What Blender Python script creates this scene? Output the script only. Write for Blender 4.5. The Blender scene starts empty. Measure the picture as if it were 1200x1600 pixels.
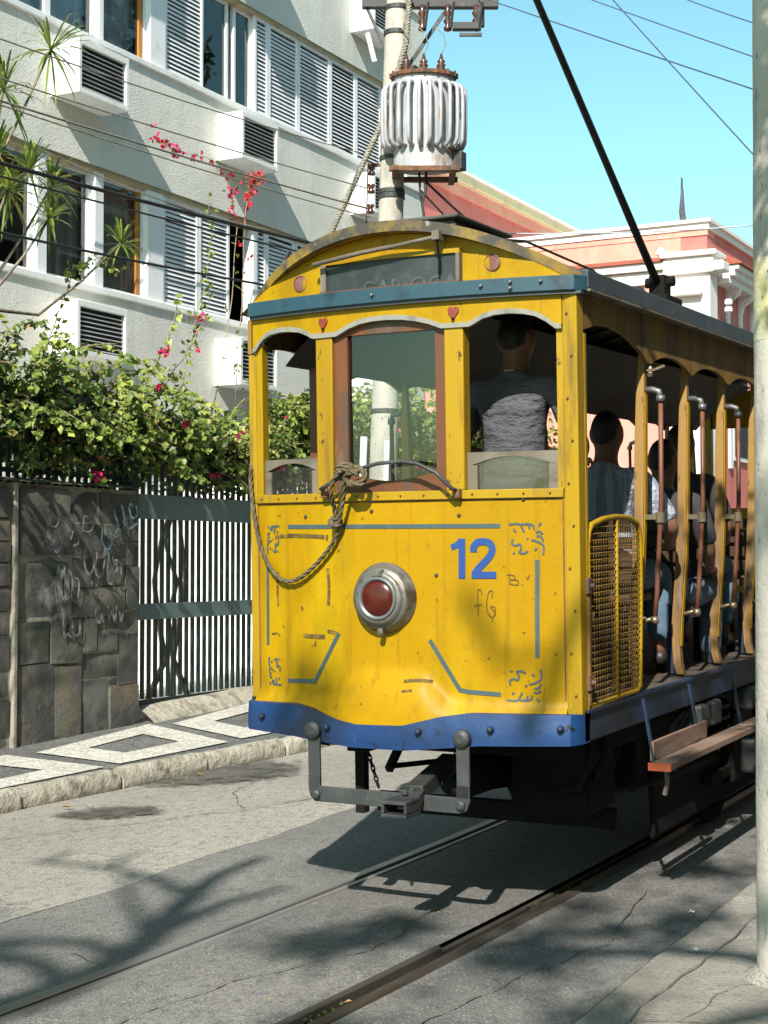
import bpy, bmesh, math, random
from math import sin, cos, pi, radians, sqrt
from mathutils import Vector, Matrix, noise

# ------------------------------------------------------------------ camera, sky, sun, exposure
sc = bpy.context.scene
CAM_H = 1.81
cam_d = bpy.data.cameras.new('camera')
cam = bpy.data.objects.new('camera', cam_d)
sc.collection.objects.link(cam)
cam.location = (0, 0, CAM_H)
cam.rotation_euler = (radians(91.87), 0, radians(28.1))
cam_d.sensor_width = 36.0
cam_d.lens = 2450.0 / 1600.0 * 36.0
cam_d.clip_start = 0.05
cam_d.clip_end = 2000.0
sc.camera = cam

SUN_TRAVEL = Vector((-0.25, 0.95, -0.807)).normalized()
SUN_EL = math.asin(-SUN_TRAVEL.z)
SUN_AZ = math.atan2(-SUN_TRAVEL.x, -SUN_TRAVEL.y)
world = bpy.data.worlds.new('World')
sc.world = world
world.use_nodes = True
wn = world.node_tree.nodes
wl = world.node_tree.links
wn.clear()
w_sky = wn.new('ShaderNodeTexSky')
w_sky.sky_type = 'NISHITA'
w_sky.sun_disc = False
w_sky.sun_elevation = SUN_EL
w_sky.sun_rotation = SUN_AZ
w_sky.air_density = 1.0
w_sky.dust_density = 0.6
w_sky.ozone_density = 0.0
w_bg = wn.new('ShaderNodeBackground')
w_bg.inputs['Strength'].default_value = 0.108
w_out = wn.new('ShaderNodeOutputWorld')
w_tint = wn.new('ShaderNodeMix'); w_tint.data_type = 'RGBA'; w_tint.blend_type = 'MULTIPLY'; w_tint.inputs[0].default_value = 1.0
w_tint.inputs[7].default_value = (.92, 1.36, 1.12, 1)
wl.new(w_sky.outputs[0], w_tint.inputs[6])
wl.new(w_tint.outputs[2], w_bg.inputs[0])
wl.new(w_bg.outputs[0], w_out.inputs[0])

sun_d = bpy.data.lights.new('sun', 'SUN')
sun_d.energy = 5.0
sun_d.angle = radians(0.5)
sun_d.color = (1.0, 0.95, 0.86)
sun = bpy.data.objects.new('sun', sun_d)
sc.collection.objects.link(sun)
sun.rotation_euler = SUN_TRAVEL.to_track_quat('-Z', 'Y').to_euler()
sun.location = (5, -10, 20)

sc.view_settings.view_transform = 'Standard'
sc.view_settings.look = 'None'
sc.view_settings.gamma = 1.0
sc.view_settings.use_curve_mapping = False
sc.view_settings.exposure = 0.72

# ------------------------------------------------------------------ helpers
GRADE = 0.0284                       # the street climbs away from the camera
def road_z(y): return GRADE * y
COL = sc.collection
rnd = random.Random(7)

class MB:
    """collects faces; build() links them as one mesh object"""
    def __init__(self): self.v = []; self.f = []; self.mi = []
    def add(self, vs, fs, m=0):
        o = len(self.v); self.v += [tuple(p) for p in vs]
        self.f += [tuple(i + o for i in f) for f in fs]; self.mi += [m] * len(fs)
        return self
    def quad(self, a, b, c, d, m=0): return self.add([a, b, c, d], [(0, 1, 2, 3)], m)
    def box(self, x0, x1, y0, y1, z0, z1, m=0):
        vs = [(x, y, z) for z in (z0, z1) for y in (y0, y1) for x in (x0, x1)]
        return self.add(vs, [(0, 2, 3, 1), (4, 5, 7, 6), (0, 1, 5, 4), (2, 6, 7, 3), (0, 4, 6, 2), (1, 3, 7, 5)], m)
    def bar(self, p, q, w, h, up=(0, 0, 1), m=0):
        p = Vector(p); q = Vector(q); d = (q - p).normalized(); up = Vector(up)
        s = d.cross(up)
        if s.length < 1e-5: s = d.cross(Vector((1, 0, 0)))
        s.normalize(); u = s.cross(d).normalized()
        vs = []
        for c in (p, q):
            for a, b in ((-1, -1), (1, -1), (1, 1), (-1, 1)): vs.append(c + s * (a * w / 2) + u * (b * h / 2))
        return self.add(vs, [(3, 2, 1, 0), (4, 5, 6, 7), (0, 1, 5, 4), (1, 2, 6, 5), (2, 3, 7, 6), (3, 0, 4, 7)], m)
    def tube(self, pts, r, n=8, cap=True, m=0):
        pts = [Vector(p) for p in pts]; k = len(pts)
        rs = r if isinstance(r, (list, tuple)) else [r] * k
        vs = []; ref = None
        for i, p in enumerate(pts):
            t = (pts[min(i + 1, k - 1)] - pts[max(i - 1, 0)])
            t = t.normalized() if t.length > 1e-9 else Vector((0, 0, 1))
            if ref is None:
                ref = Vector((0, 0, 1)) if abs(t.z) < .9 else Vector((1, 0, 0))
            u = (ref - t * ref.dot(t))
            if u.length < 1e-6: u = t.orthogonal()
            u.normalize(); ref = u; w = t.cross(u)
            for j in range(n):
                a = 2 * pi * j / n
                vs.append(p + (u * cos(a) + w * sin(a)) * rs[i])
        fs = []
        for i in range(k - 1):
            for j in range(n):
                a = i * n + j; b = i * n + (j + 1) % n
                fs.append((a, b, b + n, a + n))
        if cap: fs.append(tuple(range(n - 1, -1, -1))); fs.append(tuple((k - 1) * n + j for j in range(n)))
        return self.add(vs, fs, m)
    def lathe(self, prof, n=24, c=(0, 0, 0), axis='z', m=0):
        """prof: list of (radius, height along axis)"""
        vs = []
        for r, h in prof:
            for j in range(n):
                a = 2 * pi * j / n; x, y = r * cos(a), r * sin(a)
                if axis == 'z': p = (c[0] + x, c[1] + y, c[2] + h)
                elif axis == 'y': p = (c[0] + x, c[1] + h, c[2] - y)
                else: p = (c[0] + h, c[1] + x, c[2] + y)
                vs.append(p)
        k = len(prof); fs = []
        for i in range(k - 1):
            for j in range(n):
                a = i * n + j; b = i * n + (j + 1) % n
                fs.append((a, b, b + n, a + n))
        fs.append(tuple(range(n - 1, -1, -1))); fs.append(tuple((k - 1) * n + j for j in range(n)))
        return self.add(vs, fs, m)
    def prism(self, poly, fn0, fn1, m=0):
        """poly of 2-D points mapped by fn0 / fn1 to the two end caps"""
        n = len(poly); vs = [fn0(*p) for p in poly] + [fn1(*p) for p in poly]
        fs = [tuple(range(n - 1, -1, -1)), tuple(range(n, 2 * n))]
        for i in range(n): fs.append((i, (i + 1) % n, n + (i + 1) % n, n + i))
        return self.add(vs, fs, m)
    def grid(self, nx, ny, fn, m=0):
        vs = [fn(i, j) for j in range(ny + 1) for i in range(nx + 1)]
        fs = []
        for j in range(ny):
            for i in range(nx):
                a = j * (nx + 1) + i; fs.append((a, a + 1, a + nx + 2, a + nx + 1))
        return self.add(vs, fs, m)
    def mesh(self, name, mats, smooth=False):
        me = bpy.data.meshes.new(name); me.from_pydata(self.v, [], self.f); me.update()
        for m_ in (mats if isinstance(mats, (list, tuple)) else [mats]): me.materials.append(m_)
        if any(self.mi): me.polygons.foreach_set('material_index', self.mi)
        if smooth: me.polygons.foreach_set('use_smooth', [True] * len(me.polygons))
        return me
    def build(self, name, mats, parent=None, smooth=False, bevel=0, kind=None, fix=True):
        me = self.mesh(name, mats, smooth)
        if fix:
            bm = bmesh.new(); bm.from_mesh(me); bmesh.ops.recalc_face_normals(bm, faces=bm.faces); bm.to_mesh(me); bm.free()
        return link(name, me, parent, bevel, kind)

def link(name, me, parent=None, bevel=0, kind=None):
    o = bpy.data.objects.new(name, me); COL.objects.link(o)
    if parent: o.parent = parent
    if bevel:
        b = o.modifiers.new('bevel', 'BEVEL'); b.width = bevel; b.segments = 2; b.limit_method = 'ANGLE'; b.angle_limit = radians(40)
    if kind: o['kind'] = kind
    return o
def smooth_angle(o, deg=35):
    me = o.data
    me.polygons.foreach_set('use_smooth', [True] * len(me.polygons))
    try: me.set_sharp_from_angle(angle=radians(deg))
    except Exception: pass
    return o
def thing(name, label, cat, loc=(0, 0, 0), rot=(0, 0, 0), group=None):
    o = bpy.data.objects.new(name, None); COL.objects.link(o)
    o.location = loc; o.rotation_euler = rot; o.empty_display_size = .2
    return tag(o, label, cat, group)
def tag(o, label, cat, group=None):
    o['label'] = label; o['category'] = cat
    if group: o['group'] = group
    return o
def copy_of(o, parent=None, loc=None, name=None):
    c = o.copy(); COL.objects.link(c)
    if parent: c.parent = parent
    if loc is not None: c.location = loc
    return c

# ------------------------------------------------------------------ materials
def rgb(r, g, b): return (r, g, b, 1.0)
def material(name, base, rough=.7, metal=0.0, layers=(), bumps=(), rand=0.0, spec=.5, coords='Object', trans=0.0, coat=0.0):
    """layers: (colour, scale, lo, hi, stretch xyz, detail, amount) mixed over by noise; bumps: (scale, strength, distance, stretch)"""
    m = bpy.data.materials.new(name); m.use_nodes = True
    nt = m.node_tree; N = nt.nodes; L = nt.links
    bsdf = N['Principled BSDF']
    tc = N.new('ShaderNodeTexCoord'); src = tc.outputs[coords]
    col = None
    rgbn = N.new('ShaderNodeRGB'); rgbn.outputs[0].default_value = rgb(*base); col = rgbn.outputs[0]
    if rand:
        oi = N.new('ShaderNodeObjectInfo')
        mp = N.new('ShaderNodeMapRange'); mp.inputs[3].default_value = 1 - rand; mp.inputs[4].default_value = 1 + rand
        L.new(oi.outputs['Random'], mp.inputs[0])
        hv = N.new('ShaderNodeHueSaturation'); L.new(mp.outputs[0], hv.inputs['Value']); L.new(col, hv.inputs['Color']); col = hv.outputs[0]
        add = N.new('ShaderNodeVectorMath'); add.operation = 'ADD'
        mu = N.new('ShaderNodeMath'); mu.operation = 'MULTIPLY'; mu.inputs[1].default_value = 37.0
        L.new(oi.outputs['Random'], mu.inputs[0]); L.new(src, add.inputs[0]); L.new(mu.outputs[0], add.inputs[1]); src = add.outputs[0]
    def noise_tex(scale, stretch, detail, rough_=.6):
        s = src
        if stretch and tuple(stretch) != (1, 1, 1):
            mpn = N.new('ShaderNodeMapping'); mpn.inputs['Scale'].default_value = stretch; L.new(s, mpn.inputs[0]); s = mpn.outputs[0]
        nz = N.new('ShaderNodeTexNoise'); nz.inputs['Scale'].default_value = scale; nz.inputs['Detail'].default_value = detail
        nz.inputs['Roughness'].default_value = rough_; L.new(s, nz.inputs['Vector'])
        return nz.outputs[0]
    for ly in layers:
        c, scale, lo, hi = ly[:4]; stretch = ly[4] if len(ly) > 4 else (1, 1, 1); det = ly[5] if len(ly) > 5 else 5; amt = ly[6] if len(ly) > 6 else 1.0
        f = noise_tex(scale, stretch, det)
        mr = N.new('ShaderNodeMapRange'); mr.inputs[1].default_value = lo; mr.inputs[2].default_value = hi; mr.inputs[4].default_value = amt
        L.new(f, mr.inputs[0])
        mx = N.new('ShaderNodeMix'); mx.data_type = 'RGBA'; L.new(mr.outputs[0], mx.inputs[0]); L.new(col, mx.inputs[6]); mx.inputs[7].default_value = rgb(*c)
        col = mx.outputs[2]
    L.new(col, bsdf.inputs['Base Color'])
    bsdf.inputs['Roughness'].default_value = rough; bsdf.inputs['Metallic'].default_value = metal
    bsdf.inputs['Specular IOR Level'].default_value = spec
    if coat: bsdf.inputs['Coat Weight'].default_value = coat; bsdf.inputs['Coat Roughness'].default_value = .2
    if trans: bsdf.inputs['Transmission Weight'].default_value = trans
    nrm = None
    for b in bumps:
        scale, st, dist = b[:3]; stretch = b[3] if len(b) > 3 else (1, 1, 1)
        f = noise_tex(scale, stretch, 6)
        bp = N.new('ShaderNodeBump'); bp.inputs['Strength'].default_value = st; bp.inputs['Distance'].default_value = dist
        L.new(f, bp.inputs['Height'])
        if nrm: L.new(nrm, bp.inputs['Normal'])
        nrm = bp.outputs[0]
    if nrm: L.new(nrm, bsdf.inputs['Normal'])
    return m
def add_voronoi(m, scale, joint, amount=.6, depth=.004, vary=.25):
    """small set stones: darker joints and uneven tone per stone"""
    nt = m.node_tree; N = nt.nodes; L = nt.links; bsdf = N['Principled BSDF']
    tc = N.new('ShaderNodeTexCoord')
    vo = N.new('ShaderNodeTexVoronoi'); vo.feature = 'DISTANCE_TO_EDGE'; vo.inputs['Scale'].default_value = scale; L.new(tc.outputs['Object'], vo.inputs['Vector'])
    vc = N.new('ShaderNodeTexVoronoi'); vc.inputs['Scale'].default_value = scale; L.new(tc.outputs['Object'], vc.inputs['Vector'])
    mr = N.new('ShaderNodeMapRange'); mr.inputs[1].default_value = .02; mr.inputs[2].default_value = .10; mr.inputs[3].default_value = amount; mr.inputs[4].default_value = 0
    L.new(vo.outputs['Distance'], mr.inputs[0])
    old = bsdf.inputs['Base Color'].links[0].from_socket
    sep = N.new('ShaderNodeSeparateColor'); L.new(vc.outputs['Color'], sep.inputs[0])
    m2 = N.new('ShaderNodeMapRange'); m2.inputs[3].default_value = 1 - vary; m2.inputs[4].default_value = 1 + vary; L.new(sep.outputs[0], m2.inputs[0])
    hv = N.new('ShaderNodeHueSaturation'); L.new(old, hv.inputs['Color']); L.new(m2.outputs[0], hv.inputs['Value'])
    mx = N.new('ShaderNodeMix'); mx.data_type = 'RGBA'; L.new(mr.outputs[0], mx.inputs[0]); L.new(hv.outputs[0], mx.inputs[6]); mx.inputs[7].default_value = rgb(*joint)
    L.new(mx.outputs[2], bsdf.inputs['Base Color'])
    bp = N.new('ShaderNodeBump'); bp.inputs['Strength'].default_value = .6; bp.inputs['Distance'].default_value = depth; L.new(vo.outputs['Distance'], bp.inputs['Height'])
    if bsdf.inputs['Normal'].links: L.new(bsdf.inputs['Normal'].links[0].from_socket, bp.inputs['Normal'])
    L.new(bp.outputs[0], bsdf.inputs['Normal'])
    return m
def glass(name, tint, reflect=.12, dirt=0.0, rough=.02):
    m = bpy.data.materials.new(name); m.use_nodes = True; nt = m.node_tree; N = nt.nodes; L = nt.links
    N.remove(N['Principled BSDF']); out = N['Material Output']
    tr = N.new('ShaderNodeBsdfTransparent'); tr.inputs[0].default_value = rgb(*tint)
    gl = N.new('ShaderNodeBsdfGlossy'); gl.inputs['Roughness'].default_value = rough
    fr = N.new('ShaderNodeFresnel'); fr.inputs[0].default_value = 1.5
    ad = N.new('ShaderNodeMath'); ad.operation = 'ADD'; ad.inputs[1].default_value = reflect - .04; ad.use_clamp = True; L.new(fr.outputs[0], ad.inputs[0])
    mx = N.new('ShaderNodeMixShader'); L.new(ad.outputs[0], mx.inputs[0]); L.new(tr.outputs[0], mx.inputs[1]); L.new(gl.outputs[0], mx.inputs[2])
    last = mx.outputs[0]
    if dirt:
        tc = N.new('ShaderNodeTexCoord'); nz = N.new('ShaderNodeTexNoise'); nz.inputs['Scale'].default_value = 5; nz.inputs['Detail'].default_value = 6; L.new(tc.outputs['Object'], nz.inputs['Vector'])
        mr = N.new('ShaderNodeMapRange'); mr.inputs[1].default_value = .35; mr.inputs[2].default_value = .7; mr.inputs[3].default_value = dirt * .4; mr.inputs[4].default_value = dirt; L.new(nz.outputs[0], mr.inputs[0])
        df = N.new('ShaderNodeBsdfDiffuse'); df.inputs[0].default_value = (.55, .55, .52, 1)
        m2 = N.new('ShaderNodeMixShader'); L.new(mr.outputs[0], m2.inputs[0]); L.new(last, m2.inputs[1]); L.new(df.outputs[0], m2.inputs[2]); last = m2.outputs[0]
    L.new(last, out.inputs[0])
    return m
def leaf_material(name, base, light, rand=.0):
    m = material(name, base, rough=.45, layers=[(light, 2.2, .42, .62), ((base[0] * .6, base[1] * .6, base[2] * .5), 9, .55, .7, (1, 1, 1), 2, .7)], spec=.4)
    nt = m.node_tree; N = nt.nodes; L = nt.links; b = N['Principled BSDF']; out = N['Material Output']
    geo = N.new('ShaderNodeNewGeometry'); mv = N.new('ShaderNodeMapRange'); mv.inputs[3].default_value = .6; mv.inputs[4].default_value = 1.35; L.new(geo.outputs['Random Per Island'], mv.inputs[0])
    mh = N.new('ShaderNodeMapRange'); mh.inputs[3].default_value = .515; mh.inputs[4].default_value = .475; L.new(geo.outputs['Random Per Island'], mh.inputs[0])
    hs = N.new('ShaderNodeHueSaturation'); L.new(b.inputs['Base Color'].links[0].from_socket, hs.inputs['Color']); L.new(mv.outputs[0], hs.inputs['Value']); L.new(mh.outputs[0], hs.inputs['Hue']); L.new(hs.outputs[0], b.inputs['Base Color'])
    tl = N.new('ShaderNodeBsdfTranslucent'); L.new(hs.outputs[0], tl.inputs[0])
    mx = N.new('ShaderNodeMixShader'); mx.inputs[0].default_value = .3
    L.new(b.outputs[0], mx.inputs[1]); L.new(tl.outputs[0], mx.inputs[2]); L.new(mx.outputs[0], out.inputs[0])
    return m

M = {}
M['asphalt_light'] = material('asphalt_light', (.29, .262, .225), .92, layers=[((.37, .34, .295), .9, .40, .64, (1, .5, 1)), ((.22, .20, .175), .5, .52, .70, (1, .3, 1)), ((.16, .148, .135), 26, .50, .66, (1, .55, 1), 6, .8), ((.13, .12, .11), 90, .52, .62, (1, 1, 1), 2, .75), ((.50, .47, .42), 110, .58, .66, (1, 1, 1), 2, .8)], bumps=[(90, .9, .012), (22, .6, .02, (1, .6, 1))])
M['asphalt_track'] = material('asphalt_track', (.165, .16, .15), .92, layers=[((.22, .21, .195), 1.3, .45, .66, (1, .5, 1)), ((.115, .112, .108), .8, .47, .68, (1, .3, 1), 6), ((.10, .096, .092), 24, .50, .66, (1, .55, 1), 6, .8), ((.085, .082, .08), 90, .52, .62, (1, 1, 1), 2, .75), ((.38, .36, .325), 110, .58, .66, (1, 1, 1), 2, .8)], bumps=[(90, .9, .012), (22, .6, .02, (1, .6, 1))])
M['tar_patch'] = material('tar_patch', (.16, .148, .128), .7, layers=[((.10, .09, .078), 4, .45, .6), ((.26, .24, .20), 9, .5, .64)], bumps=[(50, .5, .01)])
M['groove_dirt'] = material('groove_dirt', (.035, .029, .02), .95, layers=[((.085, .062, .022), 7, .5, .62), ((.035, .06, .012), 4, .58, .66), ((.12, .105, .07), 22, .6, .7)], bumps=[(30, .7, .02)])
M['rail'] = material('rail', (.27, .26, .25), .38, metal=.5, layers=[((.17, .125, .09), 9, .54, .70, (1, .1, 1)), ((.38, .375, .37), 4, .5, .7, (1, .05, 1))], bumps=[(40, .2, .004, (1, .1, 1))])
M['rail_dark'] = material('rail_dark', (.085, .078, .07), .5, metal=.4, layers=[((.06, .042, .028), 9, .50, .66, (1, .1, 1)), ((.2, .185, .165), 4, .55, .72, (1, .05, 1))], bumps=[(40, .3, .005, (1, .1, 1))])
M['mosaic_dark'] = add_voronoi(material('mosaic_dark', (.115, .115, .112), .85, layers=[((.16, .158, .15), 2, .45, .65)]), 24, (.05, .047, .04), .8)
M['mosaic_white'] = add_voronoi(material('mosaic_white', (.56, .535, .475), .85, layers=[((.46, .435, .375), 2.2, .5, .7), ((.4, .37, .3), .8, .58, .72, (1, 1, 1), 4, .7)]), 24, (.24, .22, .185), .85, vary=.2)
M['granite'] = material('granite', (.31, .28, .225), .9, layers=[((.42, .385, .315), 3.5, .42, .62), ((.15, .135, .10), 8, .50, .66), ((.16, .15, .12), 40, .6, .68)], bumps=[(14, .9, .03), (50, .6, .01)], rand=.15)
M['concrete_walk'] = material('concrete_walk', (.29, .265, .225), .92, layers=[((.40, .375, .325), .8, .42, .64), ((.17, .155, .135), 1.4, .48, .70, (1, .5, 1), 8), ((.22, .205, .18), 7, .48, .64, (1, .5, 1), 7, .8), ((.12, .11, .1), 70, .54, .64, (1, 1, 1), 3, .7)], bumps=[(70, .8, .012), (5, .6, .05)])
M['crack_and_shadow'] = material('crack_and_shadow', (.11, .10, .088), .95)  # shared by the cracks and the painted cable shadow
M['earth'] = material('earth', (.14, .115, .075), .95, layers=[((.2, .17, .12), 3, .45, .6)], bumps=[(12, .6, .04)])
M['stucco'] = material('stucco', (.66, .645, .585), .95, layers=[((.72, .705, .65), 1.3, .42, .62), ((.55, .54, .49), .5, .52, .75, (1, 1, .35)), ((.42, .41, .37), 5, .56, .78, (2.5, 2.5, .10), 7, .6)], bumps=[(42, .6, .018), (110, .5, .007), (4, .25, .03)])
M['white_paint'] = material('white_paint', (.80, .79, .77), .6, layers=[((.70, .68, .64), 3, .52, .7), ((.5, .46, .4), 12, .66, .74, (1, 1, .3), 5, .6)], bumps=[(20, .12, .01)])
M['white_frame'] = material('white_frame', (.80, .80, .82), .5, layers=[((.68, .67, .66), 6, .55, .72)])
M['slat'] = material('slat', (.72, .72, .74), .55, layers=[((.6, .59, .6), 3, .5, .7)])
M['soffit'] = material('soffit', (.45, .36, .20), .8, layers=[((.34, .27, .15), 3, .45, .65)])
M['orange_wood'] = material('orange_wood', (.45, .19, .03), .5, layers=[((.3, .12, .02), 6, .45, .65, (1, 1, .1))])
M['window_glass'] = glass('window_glass', (.80, .86, .88), .10, 0.0)
M['curtain'] = material('curtain', (.50, .46, .38), .9, layers=[((.32, .29, .24), 5, .45, .65, (1, 1, .1))])
M['curtain_white'] = material('curtain_white', (.75, .80, .82), .9, layers=[((.5, .58, .62), 3, .45, .65)])
M['room'] = material('room', (.10, .09, .08), .9)
M['void'] = material('void', (.012, .012, .014), .8)
M['slate'] = material('slate', (.105, .105, .094), .85, layers=[((.16, .15, .122), 1.6, .44, .62), ((.045, .048, .045), 2.6, .47, .64), ((.22, .155, .08), 1.1, .58, .70, (1, 1, 1), 5, .75), ((.05, .06, .025), 3.1, .60, .72), ((.24, .23, .21), 14, .62, .72, (1, 1, .4), 5, .5)], bumps=[(7, .5, .02), (30, .55, .008)], rand=.45)
M['mortar'] = material('mortar', (.30, .275, .225), .95, layers=[((.16, .145, .12), 4, .45, .62)], bumps=[(30, .6, .01)])
M['moss_cap'] = material('moss_cap', (.11, .105, .075), .95, layers=[((.2, .19, .15), 4, .5, .62), ((.06, .07, .03), 7, .5, .6)], bumps=[(14, .7, .02)])
M['chalk'] = material('chalk', (.36, .36, .37), .9, layers=[((.11, .11, .11), 13, .42, .54)])
M['chalk_blue'] = material('chalk_blue', (.16, .28, .34), .9, layers=[((.1, .13, .15), 8, .46, .60)])
M['gate_green'] = material('gate_green', (.005, .016, .015), .6, layers=[((.010, .026, .023), 4, .5, .65), ((.03, .025, .02), 18, .66, .74)])
M['gate_rail'] = material('gate_rail', (.095, .14, .145), .5, layers=[((.12, .17, .175), 2, .45, .65), ((.06, .05, .04), 15, .66, .75)])
M['bark'] = material('bark', (.16, .125, .085), .95, layers=[((.25, .21, .16), 6, .45, .6, (1, 1, .3)), ((.07, .055, .04), 10, .52, .66, (1, 1, .3))], bumps=[(16, .8, .03, (1, 1, .3))])
M['vine_bark'] = material('vine_bark', (.24, .18, .115), .9, layers=[((.36, .29, .2), 9, .5, .62)], bumps=[(30, .5, .01)])
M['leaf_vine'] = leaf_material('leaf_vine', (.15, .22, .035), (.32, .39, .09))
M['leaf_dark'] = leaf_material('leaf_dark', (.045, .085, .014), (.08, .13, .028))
M['leaf_spiky'] = leaf_material('leaf_spiky', (.13, .22, .03), (.27, .34, .07))
M['flower'] = material('flower', (.42, .008, .07), .6, layers=[((.55, .02, .15), 6, .5, .62)])
M['flower_red'] = material('flower_red', (.50, .012, .03), .6)
M['pole_concrete'] = material('pole_concrete', (.40, .37, .32), .9, layers=[((.48, .45, .39), 3, .45, .62, (1, 1, .3)), ((.22, .22, .2), 8, .55, .7, (1, 1, .3), 6, .8), ((.1, .1, .09), 30, .62, .7, (1, 1, .35))], bumps=[(28, .5, .012), (90, .4, .004)])
M['pole_yellow'] = material('pole_yellow', (.52, .46, .22), .9, layers=[((.46, .44, .36), 4, .45, .58, (1, 1, .4)), ((.3, .28, .2), 10, .58, .7), ((.1, .1, .09), 30, .63, .7)], bumps=[(28, .5, .012)])
M['galv'] = material('galv', (.36, .36, .38), .5, metal=.2, layers=[((.46, .46, .48), 4, .45, .62), ((.28, .17, .10), 7, .58, .72, (1, 1, .4))], bumps=[(30, .15, .004)])
M['rust'] = material('rust', (.16, .07, .035), .85, layers=[((.07, .045, .035), 9, .45, .6), ((.26, .12, .05), 20, .55, .68)], bumps=[(30, .5, .006)])
M['steel_dark'] = material('steel_dark', (.05, .05, .052), .6, metal=.3, layers=[((.11, .085, .065), 12, .55, .68)])
M['insulator'] = material('insulator', (.075, .028, .018), .2, coat=.6)
M['cable'] = material('cable', (.016, .016, .017), .6)
M['cable_grey'] = material('cable_grey', (.20, .185, .15), .7, layers=[((.34, .31, .25), 30, .5, .6)])
M['cable_blue'] = material('cable_blue', (.05, .075, .14), .6)
M['pvc'] = material('pvc', (.55, .58, .62), .5)
M['pink'] = material('pink', (.56, .155, .13), .9, layers=[((.62, .19, .16), 1.5, .45, .62), ((.45, .12, .1), 4, .56, .7, (1, 1, .3))], bumps=[(15, .2, .02)])
M['pink_pale'] = material('pink_pale', (.70, .30, .23), .9, layers=[((.74, .36, .28), 1.2, .45, .62), ((.64, .26, .20), 3, .55, .7, (1, 1, .3))], bumps=[(15, .2, .02)])
M['house_white'] = material('house_white', (.80, .74, .70), .8, layers=[((.70, .66, .58), 2, .52, .7, (1, 1, .4))])
M['house_grey'] = material('house_grey', (.20, .19, .17), .9, layers=[((.26, .245, .22), 1.5, .45, .65)])
M['house_cream'] = material('house_cream', (.72, .58, .36), .85, layers=[((.6, .47, .28), 2, .5, .68)])
M['roof_red'] = material('roof_red', (.38, .10, .06), .85, layers=[((.28, .075, .05), 4, .45, .62)], bumps=[(12, .5, .03, (1, 4, 1))])
# tram
Y0 = (.375, .207, .001)
M['yellow'] = material('yellow', Y0, .45, layers=[((.30, .172, .002), 1.4, .42, .68, (1, 1, .5)), ((.41, .27, .004), 2.6, .50, .70, (1, 1, .35)), ((.20, .11, .004), 3.6, .52, .76, (1, 1, .22), 7, .8), ((.15, .085, .006), 11, .58, .72, (1.6, 1, .06), 6, .55), ((.24, .14, .006), 14, .58, .70, (1, 1, .5), 5, .5), ((.07, .042, .01), 30, .668, .71, (1, 1, .8), 5, .85), ((.10, .05, .012), 6, .70, .73, (1, 1, .6), 8, .9), ((.04, .036, .024), 60, .72, .75)], bumps=[(9, .10, .02), (2.2, .25, .05)], spec=.16)
M['yellow_worn'] = material('yellow_worn', (.345, .21, .003), .5, layers=[((.29, .165, .004), 3, .45, .65, (1, 1, .2)), ((.13, .075, .02), 7, .56, .72, (2, 2, .2), 6, .8), ((.05, .036, .015), 30, .64, .70, (1, 1, .5))], bumps=[(18, .25, .008, (1, 1, .3))], spec=.3)
M['yellow_dirty'] = material('yellow_dirty', (.27, .155, .02), .75, layers=[((.15, .085, .02), 5, .42, .62, (1, 1.2, .18)), ((.34, .19, .025), 3, .58, .74, (1, 1, .3)), ((.055, .04, .02), 9, .56, .70, (1, 1, .15), 7), ((.42, .38, .25), 12, .68, .75, (1, 1, .12))], bumps=[(22, .3, .008, (1, 1, .25))])
M['arch_trim'] = material('arch_trim', (.24, .23, .195), .6, layers=[((.15, .145, .125), 12, .5, .65)])
M['blue_band'] = material('blue_band', (.016, .055, .082), .5, layers=[((.026, .082, .11), 3, .45, .65), ((.010, .028, .04), 6, .52, .68), ((.2, .18, .12), 26, .70, .74)], bumps=[(10, .15, .01)])
M['blue_bumper'] = material('blue_bumper', (.007, .036, .125), .5, layers=[((.010, .05, .165), 3, .45, .62), ((.012, .018, .03), 1.9, .46, .60, (1, 1, 1), 7, .92), ((.22, .18, .12), 9, .65, .71, (1, 1, .35), 6, .7), ((.01, .009, .008), 14, .62, .69)], bumps=[(12, .3, .012)])
M['blue_sill'] = material('blue_sill', (.010, .026, .068), .55, layers=[((.018, .042, .10), 4, .5, .65), ((.010, .012, .018), 4, .48, .62), ((.22, .2, .16), 16, .67, .72, (1, 1, .3))], bumps=[(15, .3, .01)])
M['blue_paint'] = material('blue_paint', (.010, .05, .225), .45, layers=[((.014, .06, .20), 20, .55, .66), ((.25, .17, .02), 45, .70, .74)])
M['grey_paint'] = material('grey_paint', (.045, .075, .085), .5, layers=[((.06, .09, .095), 20, .5, .64)])
M['scratch'] = material('scratch', (.085, .055, .010), .8, layers=[((.22, .13, .005), 28, .50, .60), ((.03, .022, .008), 12, .55, .66)])
M['ink'] = material('ink', (.12, .06, .006), .7)
M['red_paint'] = material('red_paint', (.25, .035, .018), .5, layers=[((.19, .027, .017), 20, .5, .62)])
M['dusty_red'] = material('dusty_red', (.15, .055, .045), .6, layers=[((.2, .11, .09), 12, .52, .66)])
M['wood_brown'] = material('wood_brown', (.115, .036, .010), .55, layers=[((.16, .052, .014), 4, .45, .62, (1, 1, .15)), ((.075, .045, .03), 6, .52, .66, (1, 1, .3)), ((.14, .115, .085), 5, .60, .72, (1, 1, .4))], bumps=[(30, .25, .004, (1, 1, .1))])
M['wood_grey'] = material('wood_grey', (.135, .112, .082), .75, layers=[((.18, .155, .118), 4, .45, .62, (1, 1, .2)), ((.075, .06, .045), 12, .52, .68, (.2, 1, 1))], bumps=[(30, .3, .004, (.1, 1, 1))])
M['wood_bench'] = material('wood_bench', (.045, .022, .010), .6, layers=[((.06, .032, .015), 6, .45, .62, (.2, 1, 1))])
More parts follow.
